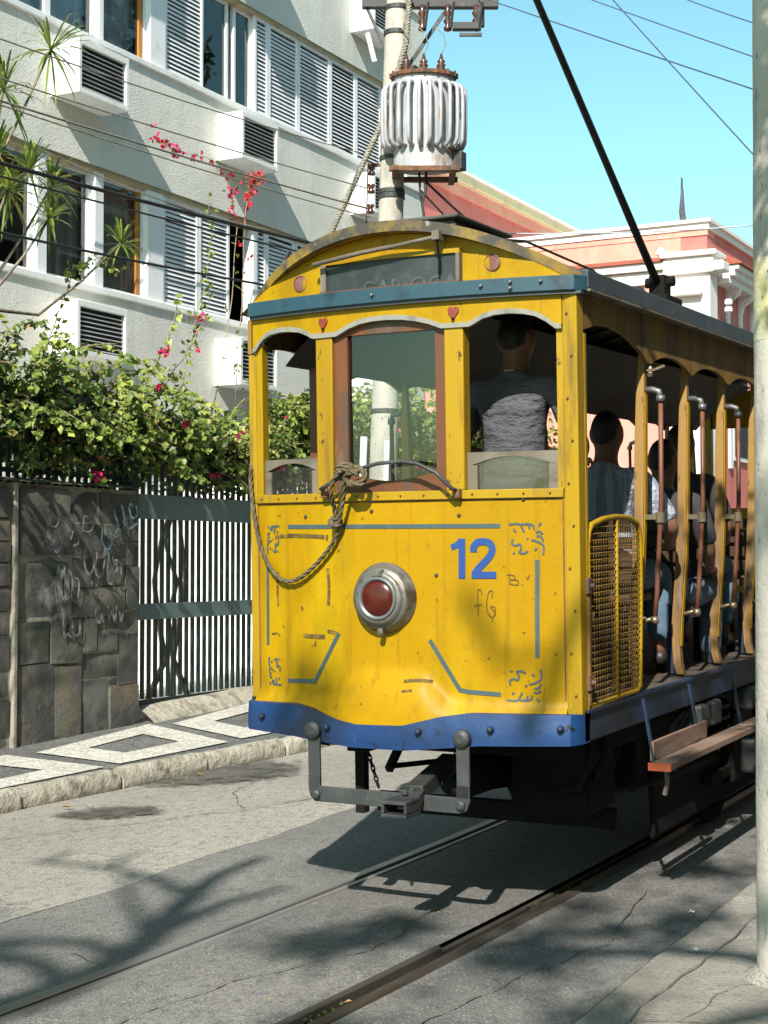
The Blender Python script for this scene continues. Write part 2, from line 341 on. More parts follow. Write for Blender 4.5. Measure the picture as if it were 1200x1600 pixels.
M['wood_post'] = material('wood_post', (.27, .15, .045), .6, layers=[((.36, .21, .045), 5, .45, .62, (1, 1, .12)), ((.12, .072, .045), 8, .52, .66, (1, 1, .1)), ((.26, .19, .12), 14, .62, .72, (1, 1, .15)), ((.045, .03, .015), 20, .66, .72, (1, 1, .4))], bumps=[(40, .3, .004, (1, 1, .1))])
M['wood_step'] = material('wood_step', (.185, .115, .082), .85, layers=[((.25, .175, .13), 5, .45, .62, (1, .15, 1)), ((.10, .065, .046), 14, .55, .68, (1, .15, 1))], bumps=[(30, .35, .005, (1, .1, 1))])
M['orange_end'] = material('orange_end', (.38, .075, .028), .6, layers=[((.26, .07, .035), 12, .55, .68)])
M['handrail'] = material('handrail', (.12, .042, .022), .5, layers=[((.17, .07, .04), 8, .48, .64, (1, 1, .3)), ((.06, .03, .02), 20, .6, .7)])
M['roof_canvas'] = material('roof_canvas', (.055, .053, .048), .85, layers=[((.09, .086, .078), 3, .45, .65), ((.03, .03, .03), 7, .55, .68)], bumps=[(20, .3, .01)])
M['roof_rim'] = material('roof_rim', (.16, .105, .03), .7, layers=[((.26, .165, .015), 5, .45, .6), ((.05, .045, .035), 7, .48, .62), ((.25, .235, .2), 14, .64, .72)], bumps=[(20, .3, .01)])
M['gutter_dark'] = material('gutter_dark', (.045, .055, .065), .5, layers=[((.075, .085, .095), 4, .48, .64), ((.25, .12, .05), 14, .68, .74)])
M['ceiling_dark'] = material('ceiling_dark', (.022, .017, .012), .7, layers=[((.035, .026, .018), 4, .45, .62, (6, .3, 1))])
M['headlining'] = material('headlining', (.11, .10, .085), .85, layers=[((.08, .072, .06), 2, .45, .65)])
M['batten'] = material('batten', (.34, .28, .18), .7)
M['floor_wood'] = material('floor_wood', (.06, .045, .033), .85, layers=[((.09, .07, .05), 5, .45, .62, (1, .15, 1))])
M['iron_black'] = material('iron_black', (.005, .0045, .004), .85, layers=[((.010, .008, .006), 9, .52, .66), ((.02, .017, .015), 26, .66, .74)], bumps=[(20, .4, .01)], spec=.25)
M['iron_grey'] = material('iron_grey', (.046, .049, .051), .55, metal=.25, layers=[((.068, .071, .071), 6, .45, .62), ((.03, .028, .025), 8, .50, .66), ((.16, .14, .11), 24, .66, .72)], bumps=[(25, .4, .006)])
M['lamp_metal'] = material('lamp_metal', (.17, .165, .15), .45, metal=.55, layers=[((.26, .255, .235), 6, .48, .62), ((.085, .07, .05), 9, .50, .66), ((.05, .04, .03), 24, .60, .70)], bumps=[(25, .2, .004)])
M['lamp_red'] = material('lamp_red', (.085, .009, .003), .28, layers=[((.06, .007, .003), 3, .45, .65)], coat=.15, spec=.35)
M['brass'] = material('brass', (.24, .20, .13), .42, metal=.6, layers=[((.13, .1, .06), 16, .50, .64)])
M['bolt'] = material('bolt', (.17, .175, .18), .42, metal=.5)
M['tram_glass'] = glass('tram_glass', (.86, .89, .90), .07, .008)
M['tram_glass_dark'] = glass('tram_glass_dark', (.45, .48, .50), .08, .05)
M['sign_black'] = material('sign_black', (.020, .028, .030), .5, layers=[((.034, .044, .046), 3, .45, .65), ((.06, .07, .07), 7, .55, .74)], spec=.4)
M['sign_text'] = material('sign_text', (.06, .072, .072), .6, layers=[((.03, .04, .04), 14, .40, .56)])
M['rope'] = material('rope', (.10, .078, .042), .95, layers=[((.17, .135, .08), 40, .5, .62), ((.045, .035, .02), 25, .52, .66)], bumps=[(90, .5, .003)])
M['skin'] = material('skin', (.19, .095, .055), .55, layers=[((.16, .078, .045), 6, .45, .65)])
M['hair'] = material('hair', (.012, .010, .009), .55, bumps=[(60, .5, .006)])
M['shirt_grey'] = material('shirt_grey', (.095, .093, .108), .9, layers=[((.07, .07, .082), 5, .45, .65)], bumps=[(6, .9, .08, (1, 1, 2.2)), (20, .5, .02)])
M['shirt_striped'] = material('shirt_striped', (.40, .43, .50), .9, layers=[((.24, .27, .36), 30, .48, .54, (1, 1, .05))], bumps=[(6, .9, .08, (1, 1, 2.2)), (20, .5, .02)])
M['shirt_dark'] = material('shirt_dark', (.035, .035, .04), .9, bumps=[(9, .4, .02)])
M['trousers_dark'] = material('trousers_dark', (.03, .034, .05), .9, bumps=[(10, .4, .02)])
M['denim'] = material('denim', (.075, .13, .185), .9, layers=[((.13, .19, .245), 5, .45, .64)], bumps=[(9, .5, .02), (80, .3, .002)])
M['shoe'] = material('shoe', (.02, .018, .016), .5)
M['paper'] = material('paper', (.80, .80, .80), .8)
M['dry_leaf'] = material('dry_leaf', (.32, .2, .06), .8)
M['label_white'] = material('label_white', (.6, .57, .45), .8)

def faded(name, base, dark):
    """stain whose edge dissolves, driven by the 'fade' attribute and noise"""
    m = material(name, base, .75, layers=[(dark, 5, .45, .6)], bumps=[(70, .5, .01)])
    nt = m.node_tree; N = nt.nodes; L = nt.links; b = N['Principled BSDF']; out = N['Material Output']
    at = N.new('ShaderNodeAttribute'); at.attribute_name = 'fade'
    tc = N.new('ShaderNodeTexCoord'); nz = N.new('ShaderNodeTexNoise'); nz.inputs['Scale'].default_value = 7; nz.inputs['Detail'].default_value = 8; nz.inputs['Roughness'].default_value = .7; L.new(tc.outputs['Object'], nz.inputs['Vector'])
    ad = N.new('ShaderNodeMath'); ad.operation = 'ADD'; L.new(at.outputs['Fac'], ad.inputs[0]); L.new(nz.outputs[0], ad.inputs[1])
    mr = N.new('ShaderNodeMapRange'); mr.inputs[1].default_value = .72; mr.inputs[2].default_value = .98; L.new(ad.outputs[0], mr.inputs[0])
    tr = N.new('ShaderNodeBsdfTransparent'); mx = N.new('ShaderNodeMixShader'); L.new(mr.outputs[0], mx.inputs[0]); L.new(tr.outputs[0], mx.inputs[1]); L.new(b.outputs[0], mx.inputs[2]); L.new(mx.outputs[0], out.inputs[0])
    return m
M['tar_patch'] = faded('tar_patch', (.10, .092, .078), (.055, .05, .042))
M['oil'] = faded('oil', (.085, .08, .073), (.06, .056, .05))
M['chalk_smear'] = faded('chalk_smear', (.26, .25, .24), (.14, .14, .135))

# ------------------------------------------------------------------ ground, road, track, pavements
def sheet(name, mat_, xl, xr, y0, y1, h, ny=40, nx=6, kind='structure', parent=None, wob=0.0):
    """a sheet lying on the climbing street between two edge functions of y"""
    mb = MB()
    def fn(i, j):
        y = y0 + (y1 - y0) * j / ny; a, b = xl(y), xr(y); x = a + (b - a) * i / nx
        z = road_z(y) + h
        if wob: z += wob * noise.noise(Vector((x * 1.3, y * 1.3, 3.1)))
        return (x, y, z)
    mb.grid(nx, ny, fn)
    o = mb.build(name, mat_, parent, smooth=True, fix=False)
    if kind and not parent: o['kind'] = kind
    return o
def bend(y): return -.0075 * max(0.0, 9.0 - y) ** 2 if y > -6 else -.0075 * 225
def rail_l(y): return -3.905 + bend(y)
def rail_r(y): return -2.80 + bend(y)
KT = [(-20, -7.1), (5, -7.05), (7.0, -6.92), (8.0, -6.83), (9.0, -6.71), (10.0, -6.57), (11.0, -6.46), (12.5, -6.38), (16, -6.3), (90, -6.3)]
def kerb_l(y):
    for (a, b), (c, d) in zip(KT, KT[1:]):
        if y <= c: return b + (d - b) * (y - a) / (c - a)
    return KT[-1][1]
def kerb_r(y): return -2.05 + .035 * noise.noise(Vector((1.7, y * 1.1, 0))) + .015 * noise.noise(Vector((4.2, y * 4.1, 0)))
def bed_l(y): return -4.92 + bend(y) * .3 + .05 * noise.noise(Vector((y * 1.9, 7.7, 0))) + .02 * noise.noise(Vector((y * 7, 3.3, 0)))
YA, YB = -14.0, 70.0
C_ = lambda v: (lambda y: v)
g = MB()
g.grid(24, 24, lambda i, j: (-160 + i * 320 / 24, -60 + j * 300 / 24, road_z(-60 + j * 300 / 24) - .14))
go = g.build('ground', M['earth'], fix=False); go['kind'] = 'structure'
road = sheet('road', M['asphalt_light'], kerb_l, bed_l, YA, YB, 0, ny=420, nx=14, wob=.008)
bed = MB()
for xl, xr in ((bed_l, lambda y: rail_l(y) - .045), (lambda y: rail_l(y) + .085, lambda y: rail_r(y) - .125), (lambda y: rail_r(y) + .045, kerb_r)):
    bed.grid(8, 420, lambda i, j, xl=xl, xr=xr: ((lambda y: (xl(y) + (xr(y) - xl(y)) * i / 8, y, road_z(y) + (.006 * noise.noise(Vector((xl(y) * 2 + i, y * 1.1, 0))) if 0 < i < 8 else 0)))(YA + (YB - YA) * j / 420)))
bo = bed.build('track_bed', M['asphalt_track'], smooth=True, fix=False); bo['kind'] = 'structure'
gv = MB()
for a, b, f_ in ((-.06, .10, rail_l), (-.14, .06, rail_r)):
    gv.grid(2, 120, lambda i, j, a=a, b=b, f_=f_: (f_(YA + (YB - YA) * j / 120) + a + (b - a) * i / 2, YA + (YB - YA) * j / 120, road_z(YA + (YB - YA) * j / 120) - .035))
gro = gv.build('rail_groove', M['groove_dirt'], fix=False); gro['kind'] = 'structure'
def rail_bar(name, f_, a, b, top, y0, y1, parent):
    mb = MB(); n = 110
    prof = [(a, -.05), (a, top - .006), (a + .006, top), (b - .006, top), (b, top - .006), (b, -.05)]
    vs = []; fs = []; k = len(prof)
    for j in range(n + 1):
        y = y0 + (y1 - y0) * j / n
        for u, w in prof: vs.append((f_(y) + u, y, road_z(y) + w))
    for j in range(n):
        for i in range(k - 1): fs.append((j * k + i, j * k + i + 1, (j + 1) * k + i + 1, (j + 1) * k + i))
    fs += [tuple(range(k)), tuple(n * k + i for i in range(k))]
    mb.add(vs, fs)
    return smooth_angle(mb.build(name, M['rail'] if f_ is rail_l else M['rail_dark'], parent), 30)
def track_rail(label, f_, segs):
    t = thing('tram_rail', label, 'rail'); t['kind'] = 'structure'
    for k_ in ('label', 'category'): del t[k_]
    for nm, a, b, top, y0, y1 in segs: rail_bar(nm, f_, a, b, top, y0, y1, t)
    return t
track_rail('', rail_l, [('rail_head', -.045, .02, .008, YA, YB), ('guard_lip', .044, .085, .006, YA, YB)])
track_rail('', rail_r, [('rail_head', -.02, .045, .008, YA, YB), ('guard_lip', -.125, -.088, .008, YA, 6.05), ('guard_lip', -.118, -.092, -.012, 6.05, YB)])
# tufts of moss growing in the right groove
ms = MB()
for k in range(220):
    y = rnd.choice((4.95, 5.15, 6.95, 7.35, 7.45, 7.5, 8.7)) + rnd.gauss(0, .07); x = rail_r(y) - .055 + rnd.uniform(-.03, .03)
    a = rnd.uniform(0, 6.28); l = rnd.uniform(.005, .013); z = road_z(y) - .03 + rnd.uniform(0, .02)
    ms.quad((x, y, z), (x + l * cos(a), y + l * sin(a), z + l * .6), (x + l * cos(a + .7) * 1.4, y + l * sin(a + .7) * 1.4, z + l), (x + l * cos(a + 1.5), y + l * sin(a + 1.5), z + l * .4))
mo = ms.build('moss', M['leaf_dark'], fix=False); mo['kind'] = 'stuff'; mo['label'] = 'green moss tufts growing in the groove of the right rail'
# tar patches beside the left kerb
def blob_sheet(name, mat_, outline, h, parent=None):
    mb = MB(); c = (sum(p[0] for p in outline) / len(outline), sum(p[1] for p in outline) / len(outline))
    pts = []
    n = len(outline)
    for i in range(n):
        a, b = outline[i], outline[(i + 1) % n]
        for s in range(4):
            t = s / 4; x = a[0] + (b[0] - a[0]) * t; y = a[1] + (b[1] - a[1]) * t
            w = .03 * noise.noise(Vector((x * 9, y * 9, 1)))
            pts.append((x + w, y + w * 1.4, road_z(y) + h))
    k = len(pts); c3 = (c[0], c[1], road_z(c[1]) + h); mid = [tuple(c3[q] + (p[q] - c3[q]) * .55 for q in range(3)) for p in pts]
    mb.add([c3] + mid + pts, [(0, i + 1, (i + 1) % k + 1) for i in range(k)] + [(i + 1, k + i + 1, k + (i + 1) % k + 1, (i + 1) % k + 1) for i in range(k)])
    o = mb.build(name, mat_, parent, fix=False)
    fa = o.data.attributes.new('fade', 'FLOAT', 'POINT'); fa.data.foreach_set('value', [.62] + [.42] * k + [.0] * k)
    if not parent: o['kind'] = 'structure'
    return o
blob_sheet('asphalt_patch', M['tar_patch'], [(-6.72, 7.65), (-6.46, 8.2), (-6.05, 8.36), (-5.76, 8.14), (-5.96, 7.80), (-6.3, 7.6)], .012)
blob_sheet('asphalt_patch', M['tar_patch'], [(-6.98, 8.6), (-6.95, 9.6), (-6.86, 10.5), (-6.2, 10.55), (-5.7, 9.8), (-5.9, 9.2), (-6.45, 8.7)], .012)
lit = MB()
for k in range(90):
    y = rnd.uniform(5.5, 13); x = kerb_l(y) + abs(rnd.gauss(0, .12)) + .01
    if k % 3 == 0: y = rnd.uniform(4.5, 8); x = rnd.uniform(-6.5, -1.5)
    a = rnd.uniform(0, 6.28); l = rnd.uniform(.012, .035); z = road_z(y) + (.014 if x < -2.0 else .055)
    lit.add([(x, y, z), (x + l * cos(a), y + l * sin(a), z + .004), (x + l * .8 * cos(a + .6), y + l * .8 * sin(a + .6), z + .007)], [(0, 1, 2)])
lo_ = lit.build('leaf_litter', M['dry_leaf'], fix=False); lo_['kind'] = 'stuff'; lo_['label'] = 'tiny dry leaf scraps scattered along the gutter and road'
# left pavement with its mosaic, kerb of rough granite blocks
PH = .13
WALK_X = -8.22
pav = sheet('pavement', M['mosaic_dark'], C_(WALK_X - .6), lambda y: kerb_l(y) - .11, YA, YB, PH, ny=120, nx=6, wob=.006)
def ring(mb, outer, inner):
    n = len(outer)
    pts = [(x, y, road_z(y) + PH + .010) for x, y in outer] + [(x, y, road_z(y) + PH + .010) for x, y in inner]
    mb.add(pts, [(i, (i + 1) % n, n + (i + 1) % n, n + i) for i in range(n)])
PER = 1.80
for k in range(-3, 4):
    rg = MB()
    def S(x, y):
        n_ = (x + 8.05) / 1.25                    # 0 at the wall, 1 at the kerb
        return (x + k * (-.09 * (1 - n_) + .10 * n_), y + k * (1.88 * (1 - n_) + 1.40 * n_))
    ring(rg, [S(-7.82, 9.14), S(-8.05, 10.84), S(-6.80, 10.18), S(-6.90, 8.95)], [S(-7.62, 9.50), S(-7.71, 10.30), S(-7.17, 10.05), S(-7.19, 9.40)])
    rg.build('white_mosaic', M['mosaic_white'], pav, fix=False)
kerb_proto = []
for v in range(4):
    r_ = random.Random(40 + v); mb = MB()
    L_ = .97
    def kf(i, j):
        a = 2 * pi * i / 12; ca, sa = cos(a), sin(a)
        s = max(abs(ca), abs(sa)); rr = 1 / s ** .75
        x = .095 * ca * rr; z = .10 * sa * rr; y = (-.5 + j / 8) * L_
        if j in (0, 8): x *= .93; z *= .95
        w = .012 * noise.noise(Vector((x * 14 + v * 9, y * 7, z * 14)))
        return (x + w, y, z + w)
    mb.grid(12, 8, kf)
    mb.add([kf(i, 0) for i in range(12)], [tuple(range(12))]); mb.add([kf(i, 8) for i in range(12)], [tuple(range(11, -1, -1))])
    kerb_proto.append(mb.mesh('kerb_stone', M['granite'], smooth=True))
y = -2.0
while y < 24:
    o = link('kerb_stone', kerb_proto[rnd.randrange(4)], pav)
    s = rnd.uniform(.8, 1.15)
    o.location = (kerb_l(y + s / 2) - .075 + rnd.uniform(-.008, .008), y + s / 2, road_z(y + s / 2) + .036 + rnd.uniform(-.01, .008))
    o.scale = (.82, s * 1.01, 1); o.rotation_euler = (math.atan(GRADE), 0, -math.atan(kerb_l(y + s / 2 + .5) - kerb_l(y + s / 2 - .5)))
    y += s
# right pavement: worn concrete, low edge, cracked slabs
walk = MB()
walk.grid(10, 300, lambda i, j: ((lambda y: (kerb_r(y) + .5 * i, y, road_z(y) + .045 - (.012 if i == 0 else 0)))(YA + (YB - YA) * j / 300)))
walk.grid(1, 300, lambda i, j: ((lambda y: (kerb_r(y) - .004, y, road_z(y) - .05 + .083 * i))(YA + (YB - YA) * j / 300)))
wk = walk.build('concrete_pavement', M['concrete_walk'], fix=False); wk['kind'] = 'structure'
def crack_and_shadow(pts, w):  # pavement strips drawn here are cracks
    mb = MB(); P = []
    for (a, b) in zip(pts, pts[1:]):
        for s in range(8):
            t = s / 8; x = a[0] + (b[0] - a[0]) * t; y = a[1] + (b[1] - a[1]) * t
            P.append((x + .03 * noise.noise(Vector((x * 6, y * 6, 5))), y + .03 * noise.noise(Vector((x * 6, y * 6, 9)))))
    P.append(pts[-1])
    for (a, b) in zip(P, P[1:]):
        d = Vector((b[0] - a[0], b[1] - a[1])); n = Vector((-d.y, d.x)).normalized() * w / 2 * rnd.uniform(.5, 1.4)
        mb.quad(*[(q[0] + s * n.x, q[1] + s * n.y, road_z(q[1]) + .049) for q, s in ((a, 1), (a, -1), (b, -1), (b, 1))])
    mb.build('crack_and_shadow', M['crack_and_shadow'], wk, fix=False)
crack_and_shadow([(-1.86, 4.9), (-1.88, 5.6), (-1.84, 6.3), (-1.86, 7.4), (-1.83, 9)], .006)
crack_and_shadow([(-1.86, 5.35), (-1.6, 5.42), (-1.3, 5.3), (-.8, 5.4)], .006)
crack_and_shadow([(-2.04, 5.1), (-1.86, 5.2)], .006)
def road_crack_and_shadow(pts, w, x0=road):
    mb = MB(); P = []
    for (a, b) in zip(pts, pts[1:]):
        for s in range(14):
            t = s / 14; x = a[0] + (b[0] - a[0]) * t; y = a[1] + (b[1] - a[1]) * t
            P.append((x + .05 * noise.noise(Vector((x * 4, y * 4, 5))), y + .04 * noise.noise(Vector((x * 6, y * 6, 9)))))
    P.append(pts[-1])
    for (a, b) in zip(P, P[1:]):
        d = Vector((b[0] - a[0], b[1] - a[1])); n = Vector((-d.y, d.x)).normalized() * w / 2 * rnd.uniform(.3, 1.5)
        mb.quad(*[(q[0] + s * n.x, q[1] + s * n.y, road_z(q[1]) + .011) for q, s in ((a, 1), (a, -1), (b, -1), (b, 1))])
    mb.build('crack_and_shadow', M['crack_and_shadow'], x0, fix=False)
road_crack_and_shadow([(-6.4, 6.9), (-5.95, 7.6), (-5.5, 8.4), (-5.15, 9.6)], .010); road_crack_and_shadow([(-6.8, 5.8), (-6.2, 5.9), (-5.6, 5.6), (-5.1, 5.9)], .008); road_crack_and_shadow([(-5.5, 8.4), (-5.9, 8.9), (-6.3, 10.2)], .006)  # first call paints a cable's thin shadow, the others draw cracks
road_crack_and_shadow([(-3.6, 4.4), (-3.5, 5.2), (-3.2, 5.9), (-3.3, 6.8)], .008, bo); road_crack_and_shadow([(-2.6, 4.8), (-2.5, 5.7), (-2.35, 6.4), (-2.5, 7.4)], .007, bo); road_crack_and_shadow([(-4.8, 4.8), (-4.4, 5.3), (-4.1, 5.2)], .007, bo)
crack_and_shadow([(-1.84, 6.5), (-1.62, 6.75), (-1.4, 6.9)], .004)
crack_and_shadow([(-1.7, 5.4), (-1.65, 5.9), (-1.5, 6.0)], .004)

# ------------------------------------------------------------------ apartment building on the left
FX = -11.2
apt = thing('apartment_building', 'grey rough stucco apartment block with strip windows, louvred shutters and concrete air conditioner boxes', 'building', (FX, 13, road_z(13)))
AZ = road_z(13)
def A(x, y, z): return (x - FX, y - 13, z - AZ)
BY0, BY1 = 1.0, 22.33
def abox(mb, x0, x1, y0, y1, z0, z1, m=0):
    return mb.box(x0 - FX, x1 - FX, y0 - 13, y1 - 13, z0 - AZ, z1 - AZ, m)
for z0, z1 in ((3.25, 4.87), (6.32, 7.71), (9.16, 10.55), (12.0, 13.4)):
    mb = MB(); ny = 60; nz = 6
    mb.grid(ny, nz, lambda i, j: A(FX + .008 * noise.noise(Vector((i * .31, j * .5, z0))), BY0 + (BY1 - BY0) * i / ny, z0 + (z1 - z0) * j / nz))
    mb.build('spandrel', M['stucco'], apt, smooth=True, fix=False)
    mb = MB(); abox(mb, FX - .30, FX - .012, BY0, BY1, z0 + .002, z1 - .002); mb.build('spandrel_core', M['stucco'], apt)
    mb = MB(); abox(mb, FX - .29, FX - .02, BY0, BY1, z0 - .05, z0 + .0); mb.build('soffit', M['soffit'], apt)
mb = MB(); abox(mb, FX - .3, FX - .02, BY0, BY1, -.2, 3.25); mb.build('ground_floor_wall', M['white_paint'], apt)
mb = MB()
abox(mb, FX - 10, FX - .3, BY1 - .25, BY1 - .001, -.2, 13.4); abox(mb, FX - 10, FX - .3, BY0, BY0 + .2, -.2, 13.4); abox(mb, FX - 10, FX - 9.8, BY0 + .2, BY1 - .25, -.2, 13.4)
abox(mb, FX - 10, FX - .02, BY0, BY1, 13.4, 13.6)
mb.build('wall', M['stucco'], apt)
mb = MB()
for zf in (4.5, 7.3, 10.1): abox(mb, FX - 9.8, FX - .31, BY0 + .2, BY1 - .25, zf - .12, zf)
abox(mb, FX - 3.2, FX - 3.1, BY0 + .2, BY1 - .25, 3.2, 13.3)
mb.build('room_interior', M['room'], apt)
for z0 in (3.25, 4.87, 6.32, 7.71): pass
# end pier at the right corner
mb = MB(); abox(mb, FX - .3, FX - .004, 21.75, 22.33, 4.87, 13.4); mb.build('corner_pier', M['stucco'], apt)
# window bands
SL_N = 0; SLAT_MESH = {}
def slat_mesh(w):
    key = round(w, 3)
    if key not in SLAT_MESH:
        mb = MB(); mb.bar((0, 0, 0), (0, w, 0), .045, .008, (.86, 0, .51)); SLAT_MESH[key] = mb.mesh('slat', M['slat'])
    return SLAT_MESH[key]
def win_frame(y0, y1, z0, z1, t=.045, name='window', x=FX - .10, d=.06):
    mb = MB()
    abox(mb, x - d, x, y0, y0 + t, z0, z1); abox(mb, x - d, x, y1 - t, y1, z0, z1)
    abox(mb, x - d, x, y0 + t, y1 - t, z0, z0 + t); abox(mb, x - d, x, y0 + t, y1 - t, z1 - t, z1)
    return mb.build(name, M['white_frame'], apt)
def shutter(y0, y1, z0, z1):
    global SL_N
    f = win_frame(y0, y1, z0, z1, .045, 'shutter', FX - .05, .05)
    n = int((z1 - z0 - .1) / .055); w = y1 - y0 - .09
    rest = MB(); tilt = rnd.uniform(-.18, .12)
    for k in range(n):
        z = z0 + .075 + k * .055
        if SL_N < 300:
            o = link('slat', slat_mesh(w), f); o.location = A(FX - .073, y0 + .045, z); o.rotation_euler = (rnd.gauss(0, .003), tilt + rnd.gauss(0, .05), 0); SL_N += 1
        else:
            p = A(FX - .073, y0 + .045, z); rest.bar(p, (p[0], p[1] + w, p[2]), .045, .008, (.86, 0, .51))
    if rest.v: rest.build('slats', M['slat'], f, kind='stuff')
    mb = MB(); abox(mb, FX - .135, FX - .125, y0 + .02, y1 - .02, z0 + .02, z1 - .02); mb.build('shutter_back', M['void'], f)
def pane(y0, y1, z0, z1, curtain=None, wood=False):
    f = win_frame(y0, y1, z0, z1, .05)
    mb = MB(); mb.quad(A(FX - .13, y0 + .04, z0 + .04), A(FX - .13, y1 - .04, z0 + .04), A(FX - .13, y1 - .04, z1 - .04), A(FX - .13, y0 + .04, z1 - .04))
    mb.build('pane', M['window_glass'], f, fix=False)
    if curtain:
        mb = MB(); n = 36
        c0 = y0 + (.02 if curtain[1] < .99 else 0); c1 = y0 + (y1 - y0) * curtain[1]
        mb.grid(n, 1, lambda i, j: A(FX - .27 + .022 * sin(i * 1.9) + .012 * sin(i * .73), c0 + (c1 - c0) * i / n, z0 + (z1 - z0) * j))
        mb.build('curtain', M[curtain[0]], f, smooth=True, fix=False)
    if wood:
        mb = MB(); abox(mb, FX - .155, FX - .105, y1 - .13, y1 - .055, z0 + .05, z1 - .05); mb.build('wooden_stile', M['orange_wood'], f)
def pier(y0, y1, z0, z1):
    mb = MB(); abox(mb, FX - .2, FX - .03, y0, y1, z0, z1); mb.build('window_pier', M['white_frame'], apt, bevel=.006)
ZU0, ZU1, ZL0, ZL1 = 7.78, 9.11, 4.94, 6.27
for z0, z1 in ((ZU0, ZU1), (ZL0, ZL1), (10.62, 11.95)):
    mb = MB(); abox(mb, FX - .24, FX + .035, BY0, BY1, z0 - .075, z0 - .002); mb.build('window_sill', M['white_paint'], apt, bevel=.008)
for a, b, c in ((9.0, 10.0, 'curtain'), (10.1, 11.0, 'curtain'), (11.1, 12.2, None), (12.3, 13.3, 'curtain_white'), (13.3, 14.12, 'curtain_white'), (14.2, 15.09, 'curtain_white')):
    pane(a, b, ZU0, ZU1, (c, 1.0) if c else None, wood=(a > 14.1))
pier(14.12, 14.2, ZU0, ZU1); pier(15.09, 15.40, ZU0, ZU1)
shutter(15.41, 16.22, ZU0, ZU1)
pane(16.22, 16.86, ZU0, ZU1); pane(16.98, 17.42, ZU0, ZU1)
for a, b in ((17.42, 17.76), (17.77, 18.53), (18.54, 19.42), (19.43, 20.18), (20.19, 20.98)): shutter(a, b, ZU0, ZU1)
pane(20.99, 21.74, ZU0, ZU1)
for a, b, c in ((9.0, 10.0, 'curtain'), (10.1, 11.1, None), (11.2, 12.3, 'curtain'), (12.3, 13.08, None), (13.24, 14.06, 'curtain'), (14.22, 15.06, 'curtain')):
    pane(a, b, ZL0, ZL1, (c, 1.0 if a < 14 else .9) if c else None, wood=(a > 14.1))
for a, b in ((13.08, 13.24), (14.06, 14.22), (15.06, 15.38)): pier(a, b, ZL0, ZL1)
for a, b in ((15.39, 16.14), (16.15, 16.83)): shutter(a, b, ZL0, ZL1)
pier(17.36, 17.46, ZL0, ZL1)
for a, b in ((17.47, 17.72), (17.73, 18.46), (18.47, 19.2), (19.21, 19.95)): shutter(a, b, ZL0, ZL1)
pane(19.96, 20.8, ZL0, ZL1, ('curtain', 1.0)); pane(20.81, 21.74, ZL0, ZL1)
for a in (13.2, 14.3, 16.3, 17.4, 18.5, 19.6): pane(a, a + 1.0, 10.62, 11.95, ('curtain', 1.0))
# projecting concrete boxes for the air conditioners
louvre_me = MB().bar((0, 0, 0), (0, .72, 0), .022, .010, (.35, 0, .94)).mesh('louvre', M['slat'])
def ac_box(y0, z0, w=.88, h=.60, P=.40):
    mb = MB()
    x0, x1 = FX + .001, FX + P
    # shell with an open front
    abox(mb, x0, x1, y0, y0 + .05, z0, z0 + h); abox(mb, x0, x1, y0 + w - .05, y0 + w, z0, z0 + h)
    abox(mb, x0, x1, y0 + .05, y0 + w - .05, z0, z0 + .06); abox(mb, x0, x1, y0 + .05, y0 + w - .05, z0 + h - .07, z0 + h)
    b = mb.build('air_conditioner_box', M['white_paint'], apt, bevel=.006)
    mb = MB(); abox(mb, x1 - .10, x1 - .055, y0 + .05, y0 + w - .05, z0 + .06, z0 + h - .07); mb.build('box_back', M['void'], b)
    n = 9
    for k in range(n):
        o = link('louvre', louvre_me, b); o.location = A(x1 - .035, y0 + .05, z0 + .085 + k * (h - .16) / n); o.scale = (1, (w - .10) / .72, 1)
ac_box(13.24, 6.90); ac_box(16.44, 6.92, w=.86); ac_box(19.92, 6.92); ac_box(10.0, 6.90)
ac_box(13.24, 4.05); ac_box(16.42, 4.05); ac_box(19.92, 4.05); ac_box(10.0, 4.05)
ac_box(13.24, 9.75); ac_box(16.44, 9.75); ac_box(19.92, 9.62)
# yard floor and planting behind the fence
yard = sheet('yard', M['white_paint'], C_(FX - .02), C_(WALK_X - .6), YA, 24, PH - .02, ny=20, nx=3)

gw = MB(); gw.box(FX - .019, -8.95, 16.0, 16.2, 0, 3.1); tag(gw.build('garden_wall', M['white_paint'], bevel=.01), 'sunlit white garden wall glimpsed between the gate bars', 'wall')
# ------------------------------------------------------------------ stone garden wall with fence, gate
WX = -8.2
wall = thing('stone_wall', 'low dark slate garden wall with chalky graffiti beside the green gate', 'wall', (WX, 9.5, road_z(9.5)))
WZ = road_z(9.5)
def Wp(x, y, z): return (x - WX, y - 9.5, z - WZ)
WT = 2.47
WY0, WY1 = 1.0, 10.9
mb = MB(); a = Wp(WX - .34, WY0, -.1); b = Wp(WX - .020, WY1 - .01, WT - .04); mb.box(a[0], b[0], a[1], b[1], a[2], b[2]); mb.build('mortar_bed', M['mortar'], wall)
mb = MB(); mb.grid(60, 3, lambda i, j: Wp(WX - .37 + .40 * j / 3 + .012 * noise.noise(Vector((i * .7, j, 2))), WY0 + (WY1 - WY0) * i / 60, WT - .035 + (.045 + .018 * noise.noise(Vector((i * .9, j * 2, 1)))) * (1 if 0 < j < 3 else .2)))
mb.build('wall_cap', M['moss_cap'], wall, smooth=True, fix=False)
r_ = random.Random(5)
